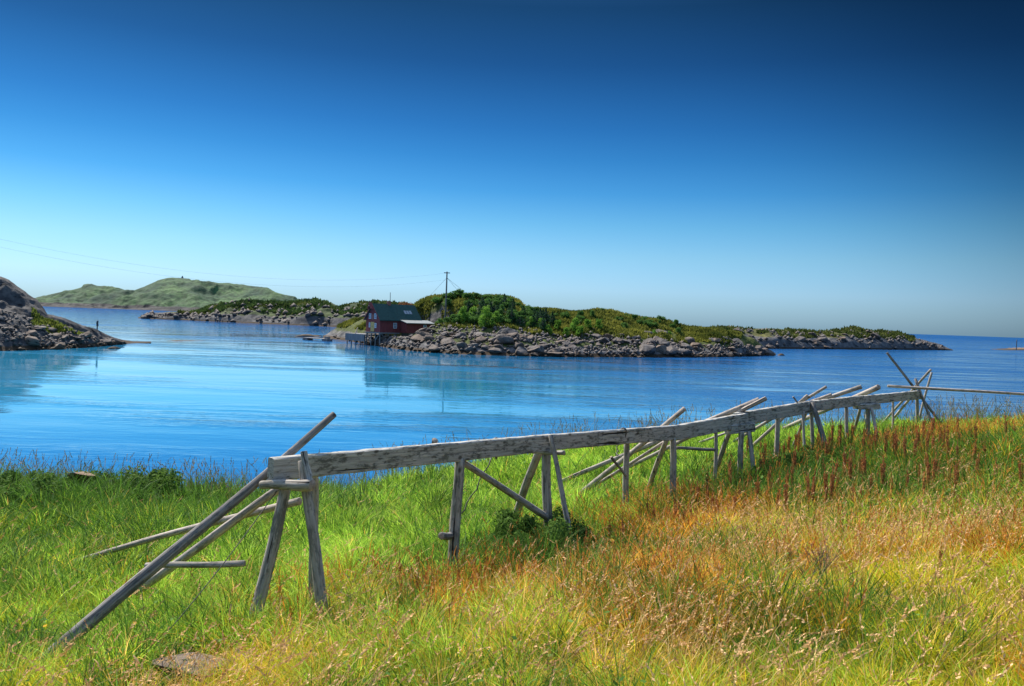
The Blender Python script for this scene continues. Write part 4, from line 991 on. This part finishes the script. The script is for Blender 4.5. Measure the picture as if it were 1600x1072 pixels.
def pick(W, rnd):
    c = np.cumsum(W, 1); u = rnd.random(len(W)) * c[:, -1]
    return (u[:, None] > c).sum(1)
def colours(kind, rnd, jitter=.18):
    lo = np.array([p[0] for p in PAL])[kind]; hi = np.array([p[1] for p in PAL])[kind]
    t = rnd.random((len(kind), 1)); return (lo * (1 - t) + hi * t) * (1 + rnd.normal(size=(len(kind), 1)) * jitter).clip(.5, 1.6)
def blades(x, y, h, w, lean, rnd, ang=None):
    n = len(x); z = ground(x, y) - .02
    a = rnd.uniform(0, 6.283, n) if ang is None else ang
    f = rnd.uniform(0, 6.283, n); sxv = np.c_[np.cos(f), np.sin(f), np.zeros(n)]
    dv = np.c_[np.cos(a), np.sin(a), np.zeros(n)]
    B = np.c_[x, y, z]; V = np.zeros((n, 7, 3))
    for i, (t, wd) in enumerate(((0, .8), (.38, 1.0), (.74, .7))):
        c = B + dv * (lean * h * t ** 1.9)[:, None]; c[:, 2] += h * (t - .25 * lean * t ** 2.2)
        V[:, 2 * i] = c - sxv * (w * wd / 2)[:, None]; V[:, 2 * i + 1] = c + sxv * (w * wd / 2)[:, None]
    c = B + dv * (lean * h)[:, None]; c[:, 2] += h * (1 - .28 * lean); V[:, 6] = c
    b_ = np.arange(n)[:, None] * 7
    Q = np.concatenate([b_ + [0, 1, 3, 2], b_ + [2, 3, 5, 4]]); T = b_ + [4, 5, 6]
    return V.reshape(-1, 3), Q, T, c
def build_grass():
    rnd = np.random.default_rng(21)
    xs_, ys_, ws_ = [], [], []
    for (y0, y1, dens, wd) in ((2.8, 6.5, 2900, .0055), (6.5, 10, 2000, .0072), (10, 15, 1350, .010), (15, 27, 820, .0145)):
        n_ = int(.80 * (y1 ** 2 - y0 ** 2) * dens); x, y = wedge(n_, y0, y1, rnd); xs_.append(x); ys_.append(y); ws_.append(np.full(len(x), wd))
    x = np.concatenate(xs_); y = np.concatenate(ys_); w = np.concatenate(ws_)
    ps = P(300, 1034, 6.5); kp = ((x - ps.x) / .42) ** 2 + ((y - ps.y + .25) / .5) ** 2 > rnd.random(len(x)) * 1.6; x, y, w = x[kp], y[kp], w[kp]      # thin grass round the flat stone
    # gather blades into tufts
    cs_ = .30; ix = np.floor(x / cs_).astype(np.int64); iy = np.floor(y / cs_).astype(np.int64)
    tx = (ix + .15 + .7 * _h(ix, iy, 0, 5)) * cs_; ty = (iy + .15 + .7 * _h(ix, iy, 0, 6)) * cs_; th_ = _h(ix, iy, 0, 7)
    pull = .42 * rnd.random(len(x)); x = x + (tx - x) * pull; y = y + (ty - y) * pull
    out = np.arctan2(y - ty, x - tx)
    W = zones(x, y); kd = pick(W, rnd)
    hh_ = np.array([.31, .42, .26, .33, .34])[kd] * rnd.uniform(.55, 1.25, len(x)) * (.75 + .6 * fbm(x * .9, y * .9, 0, 80, 3))
    hh_ *= np.interp(y, [3, 7, 12], [.8, .95, 1.1]) * (.55 + .85 * th_)
    mound = np.exp(-((x + 9) ** 2 + (y - 16) ** 2) / 12); hh_ *= 1 + .35 * mound
    wind = fbm(x * .4, y * .4, 0, 90, 2) * 5 - .6
    ang = np.where(rnd.random(len(x)) < .3, wind + rnd.normal(size=len(x)) * .8, out + rnd.normal(size=len(x)) * .6)
    V, Q, T, _ = blades(x, y, hh_, w * rnd.uniform(.6, 1.5, len(x)), rnd.uniform(.12, 1.15, len(x)), rnd, ang)
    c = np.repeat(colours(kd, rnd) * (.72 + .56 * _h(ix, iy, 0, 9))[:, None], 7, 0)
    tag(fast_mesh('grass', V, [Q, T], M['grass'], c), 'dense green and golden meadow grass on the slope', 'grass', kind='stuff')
build_grass()
def build_seedheads(name, label, x, y, h, lean, cols, hl, hw, rnd, nf=9, ang=None, thick=.0035):
    """bent stems each with a loose panicle of small spikelets"""
    n = len(x); V, Q, T, tip = blades(x, y, h, np.full(n, thick) * (1 + y * .09), lean, rnd, ang)
    Vv = V.reshape(n, 7, 3); d = tip - (Vv[:, 4] + Vv[:, 5]) / 2; d /= np.linalg.norm(d, axis=1)[:, None]
    P_ = []; Cc = []
    for k in range(nf):
        t = (k + rnd.random(n)) / nf
        c = tip - d * (hl * (1 - t))[:, None] + d * .02
        o = rnd.normal(size=(n, 3)); o -= d * (o * d).sum(1)[:, None]; o /= np.linalg.norm(o, axis=1)[:, None]
        e = c + o * (hw * (1.05 - t))[:, None] + d * (hl * .22)[:, None]
        s_ = np.cross(o, d) * (hw * .33)[:, None]
        P_.append(np.stack([c, (c + e) / 2 + s_, e, (c + e) / 2 - s_], 1))
        Cc.append(cols * rnd.uniform(.75, 1.25, (n, 1)))
    PV = np.stack(P_, 1).reshape(-1, 3); PC = np.repeat(np.stack(Cc, 1).reshape(-1, 3), 4, 0)
    PQ = np.arange(len(PV)).reshape(-1, 4) + len(V)
    o = fast_mesh(name, np.r_[V, PV], [np.r_[Q, PQ], T], M['dock'], np.r_[np.repeat(cols * np.array([.8, .9, .7]), 7, 0), PC])
    return tag(o, label, name.replace('_', ' '), kind='stuff')
rnd = np.random.default_rng(31)
x, y = wedge(80000, 2.8, 16, rnd); Wz = zones(x, y); pr = Wz[:, 3] / Wz.sum(1)
ok = rnd.random(len(x)) < pr * 1.0 * np.interp(y, [3, 8, 14], [1, .8, .45]); x, y = x[ok], y[ok]; n_ = len(x)
t = rnd.random((n_, 1)); cl = np.array((.46, .25, .10)) * (1 - t) + np.array((.80, .54, .28)) * t
build_seedheads('straw_seedheads', 'straw coloured seed heads nodding over the front meadow', x, y, rnd.uniform(.32, .62, n_), rnd.uniform(.25, .9, n_), cl, rnd.uniform(.07, .13, n_), rnd.uniform(.012, .026, n_), rnd, 10,
                np.where(rnd.random(n_) < .7, .4 + rnd.normal(size=n_) * .7, rnd.uniform(0, 6.28, n_)))
x, y = wedge(48000, 6, 20, rnd); Wz = zones(x, y); pr = Wz[:, 4] / Wz.sum(1)
ok = rnd.random(len(x)) < pr * 1.5; x, y = x[ok], y[ok]; n_ = len(x)
t = rnd.random((n_, 1)); cl = np.array((.38, .13, .03)) * (1 - t) + np.array((.72, .33, .08)) * t
build_seedheads('sorrel', 'rust orange sorrel colouring the meadow beside the rail', x, y, rnd.uniform(.3, .6, n_), rnd.uniform(.05, .35, n_), cl, rnd.uniform(.09, .2, n_), rnd.uniform(.012, .024, n_), rnd, 10)
# broad leaved herbs low among the grass
n_ = 15000
x, y = wedge(n_, 3, 21, rnd); nn = fbm(x * 1.1 + 3, y * 1.1, 0, 77, 3); ok = rnd.random(len(x)) < .12 + 1.1 * sstep(.5, .62, nn); x, y = x[ok], y[ok]; n_ = len(x)
z = ground(x, y) + rnd.uniform(.06, .34, n_) * (.7 + .6 * nn[ok]); a = rnd.uniform(0, 6.28, n_); tl = rnd.uniform(-.5, .7, n_)
d = np.c_[np.cos(a) * np.cos(tl), np.sin(a) * np.cos(tl), np.sin(tl)]; w_ = np.c_[-np.sin(a), np.cos(a), rnd.normal(size=n_) * .4]; ln = (rnd.uniform(.035, .09, n_) * np.interp(y, [3, 20], [.6, 1.5]))[:, None]
c0_ = np.c_[x, y, z]; V = np.stack([c0_, c0_ + d * ln * .45 + w_ * ln * .27, c0_ + d * ln, c0_ + d * ln * .45 - w_ * ln * .27], 1).reshape(-1, 3)
t = rnd.random((n_, 1)); cl = np.array((.05, .13, .02)) * (1 - t) + np.array((.20, .34, .06)) * t
rr_ = rnd.random((n_, 1)) < .06; cl = np.where(rr_, np.array((.62, .38, .05)), cl)
tag(fast_mesh('broad_leaf_herbs', V, [np.arange(4 * n_).reshape(n_, 4)], M['herb'], np.repeat(cl, 4, 0), False), 'small broad leaved herbs mixed through the meadow grass', 'herbs', kind='stuff')
# tall seeding grass along the shore edge
n_ = 6500
x = rnd.uniform(-17, 19, n_); e = np.interp(x, EDGE[:, 0], EDGE[:, 1]); y = e + rnd.normal(size=n_) * .75 - .55
den = sstep(-1.5, -4.5, x) * .9 + sstep(9, 14, x) * .65 + .5
ok = (np.abs(x) < .8 * y) & (rnd.random(n_) < den * (.4 + 1.0 * sstep(.4, .6, fbm(x * .8, y * .8, 0, 5, 3)))); x, y = x[ok], y[ok]; n_ = len(x)
t = rnd.random((n_, 1)); cl = np.array((.13, .12, .06)) * (1 - t) + np.array((.34, .28, .16)) * t
build_seedheads('tall_grass', 'tall seeding grass standing against the water along the shore edge', x, y, rnd.uniform(.55, 1.15, n_), rnd.uniform(.05, .5, n_), cl, rnd.uniform(.12, .24, n_), rnd.uniform(.014, .03, n_), rnd, 11)

# leafy herb thickets: dark broad leaves
def herb_mesh(seed, lo, hi, n=5000):
    rnd_ = np.random.default_rng(seed); cs = []; rs = []
    for k in range(16):
        a = rnd_.uniform(0, 6.28); q = rnd_.random() ** .5 * .8; cs.append((q * math.cos(a), q * math.sin(a), rnd_.uniform(.1, .85) * (1 - .5 * q))); rs.append(rnd_.uniform(.14, .3))
    V, F, c = leaf_cloud(cs, rs, n, .036, lo, hi, seed, 1.1, .3)
    o = fast_mesh('foliage', V, [F], M['leaf'], c, False); me = o.data; bpy.data.objects.remove(o); return me
HERB = [herb_mesh(210 + k, (.035, .085, .015), (.12, .21, .04)) for k in range(3)]
HG = 'dark weed clumps on the grassy mound'
for (px, py, d, w, h) in ((185, 775, 15.6, .8, .75), (215, 785, 15.3, .9, .8), (240, 778, 15.8, .7, .7), (70, 770, 15, .9, .6), (30, 775, 14.6, .8, .7), (105, 760, 15.5, .7, .5), (160, 765, 16, .6, .55), (262, 790, 15.6, .6, .6), (8, 790, 14, .8, .6)):
    p_ = P(px, py, d); o = bpy.data.objects.new('weed_clump', random.choice(HERB)); COL.objects.link(o)
    o.location = (p_.x, p_.y, gz(p_.x, p_.y) + .02); o.scale = (w * 1.2, w * 1.2, h * 1.15); o.rotation_euler = (0, 0, random.uniform(0, 6)); tag(o, 'dark leafy weed clump on the grassy mound at the left', 'weed', HG)
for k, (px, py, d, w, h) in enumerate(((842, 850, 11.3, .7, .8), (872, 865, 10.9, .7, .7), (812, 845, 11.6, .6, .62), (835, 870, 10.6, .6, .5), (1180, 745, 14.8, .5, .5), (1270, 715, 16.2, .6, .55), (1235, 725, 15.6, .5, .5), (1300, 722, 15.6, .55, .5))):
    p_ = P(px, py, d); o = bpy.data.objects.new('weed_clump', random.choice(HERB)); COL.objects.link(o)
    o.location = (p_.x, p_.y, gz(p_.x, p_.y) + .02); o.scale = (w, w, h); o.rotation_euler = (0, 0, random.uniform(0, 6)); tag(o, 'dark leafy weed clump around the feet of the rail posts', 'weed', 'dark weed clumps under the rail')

# ------------------------------------------------------------------ dock plants: single rust red spikes
def dock_part(seed):
    rnd_ = np.random.default_rng(seed); n = 420
    t = rnd_.random(n) ** .8; z = .34 + .66 * t
    br = rnd_.integers(0, 5, n); off = np.array([(0, 0), (.05, .02), (-.04, .03), (.02, -.05), (-.03, -.03)])[br]
    z = np.where(br > 0, z * .82, z)
    r_ = (.035 * (1 - t) + .012) * rnd_.random(n) ** .5; a = rnd_.uniform(0, 6.28, n)
    pos = np.c_[off[:, 0] * z * 1.2 + r_ * np.cos(a), off[:, 1] * z * 1.2 + r_ * np.sin(a), z]
    d = rnd_.normal(size=(n, 3)); d /= np.linalg.norm(d, axis=1)[:, None]; e = np.cross(d, rnd_.normal(size=(n, 3))); e /= np.linalg.norm(e, axis=1)[:, None]
    s_ = .014
    V = np.stack([pos - d * s_, pos + e * s_, pos + d * s_, pos - e * s_], 1).reshape(-1, 3); k = rnd_.random((n, 1))
    c = np.array((.20, .075, .025)) * (1 - k) + np.array((.56, .25, .08)) * k
    o = fast_mesh('seed_head', V, [np.arange(4 * n).reshape(n, 4)], M['dock'], np.repeat(c, 4, 0), False); me = o.data; bpy.data.objects.remove(o)
    b_ = MB()
    b_.bar((0, 0, 0), (0, 0, .96), .010)
    for (ox, oy) in ((.05, .02), (-.04, .03), (.02, -.05), (-.03, -.03)): b_.bar((0, 0, .2), (ox, oy, .8), .007)
    for q in range(4):
        aa = q * 1.6 + seed; b_.bar((0, 0, .08 + q * .05), (.12 * math.cos(aa), .12 * math.sin(aa), .15 + q * .05), .02)
    s = b_.build('stem', 'brick', None); ms = s.data; bpy.data.objects.remove(s)
    return me, ms
DOCK = [dock_part(300 + k) for k in range(4)]
def dock(px, py, d, h, label, group):
    p_ = P(px, py, d); e = empty('dock_plant', (p_.x, p_.y, gz(p_.x, p_.y) - .03), random.uniform(0, 6.28)); tag(e, label, 'dock plant', group)
    e.rotation_euler = (random.uniform(-.08, .08), random.uniform(-.08, .08), e.rotation_euler[2])
    me, ms = random.choice(DOCK)
    for nm, q in (('seed_head', me), ('stem', ms)):
        c = bpy.data.objects.new(nm, q); COL.objects.link(c); c.parent = e; c.scale = (h * random.uniform(.6, .9), h * .75, h)
for k in range(120):
    px = random.gauss(1335, 85); d = random.uniform(11.8, 17.6)
    dock(px, 700, d, random.uniform(.5, .85), 'rust red dock spike in the stand at the right end of the rail', 'dock plants in the stand at the right')
for k in range(45):
    px = random.uniform(890, 1230); d = float(np.interp(px, [890, 1230], [10.0, 13.5])) + random.uniform(-.8, 1.2)
    dock(px, 780, d, random.uniform(.4, .65), 'rust red dock spike before the middle posts of the rail', 'dock plants before the middle posts')
for k in range(26):
    px = random.uniform(600, 900); d = random.uniform(8.2, 10.2)
    dock(px, 850, d, random.uniform(.32, .5), 'small rust dock spike near the first single post', 'dock plants near the first single post')
for k in range(22):
    dock(random.uniform(1440, 1600), 740, random.uniform(11, 19), random.uniform(.45, .75), 'dark rust dock spike in the greener grass at the right edge', 'dock plants at the right edge')
for (px, py, d, h, lb) in ((1135, 975, 6.0, .40, 'single short dock spike alone in the front meadow'), (1060, 860, 8.2, .42, 'single dock spike left of the bare twig plant'), (1232, 850, 8.6, .42, 'dock spike just behind the bare twig plant'), (1468, 870, 7.8, .42, 'single dock spike right of the bare twig plant'), (832, 915, 7.4, .36, 'single dock spike in the middle foreground below the trestle')):
    dock(px, py, d, h, lb, None)
# bare twig plant
M['twig'] = mat_plain('dead_twig', (.16, .11, .08), .9)
p_ = P(1272, 912, 7.4); tw = MB(); rb = random.Random(5)
def twig(p, d, ln, w, lev):
    q = p + d * ln; tw.bar(p, q, w)
    if lev:
        for k in range(rb.choice((2, 3))):
            dd = (d + Vector((rb.uniform(-.75, .75), rb.uniform(-.5, .5), rb.uniform(-.1, .35)))).normalized(); twig(p + d * ln * rb.uniform(.6, 1), dd, ln * rb.uniform(.6, .85), w * .62, lev - 1)
for k in range(3): twig(Vector((0, 0, 0)), Vector((rb.uniform(-.35, .35), rb.uniform(-.2, .2), 1)).normalized(), .26, .009, 4)
o = tw.build('bare_twig_plant', 'twig', None); o.location = (p_.x, p_.y, gz(p_.x, p_.y)); tag(o, 'leafless branching twig plant standing in the golden meadow', 'twig plant')
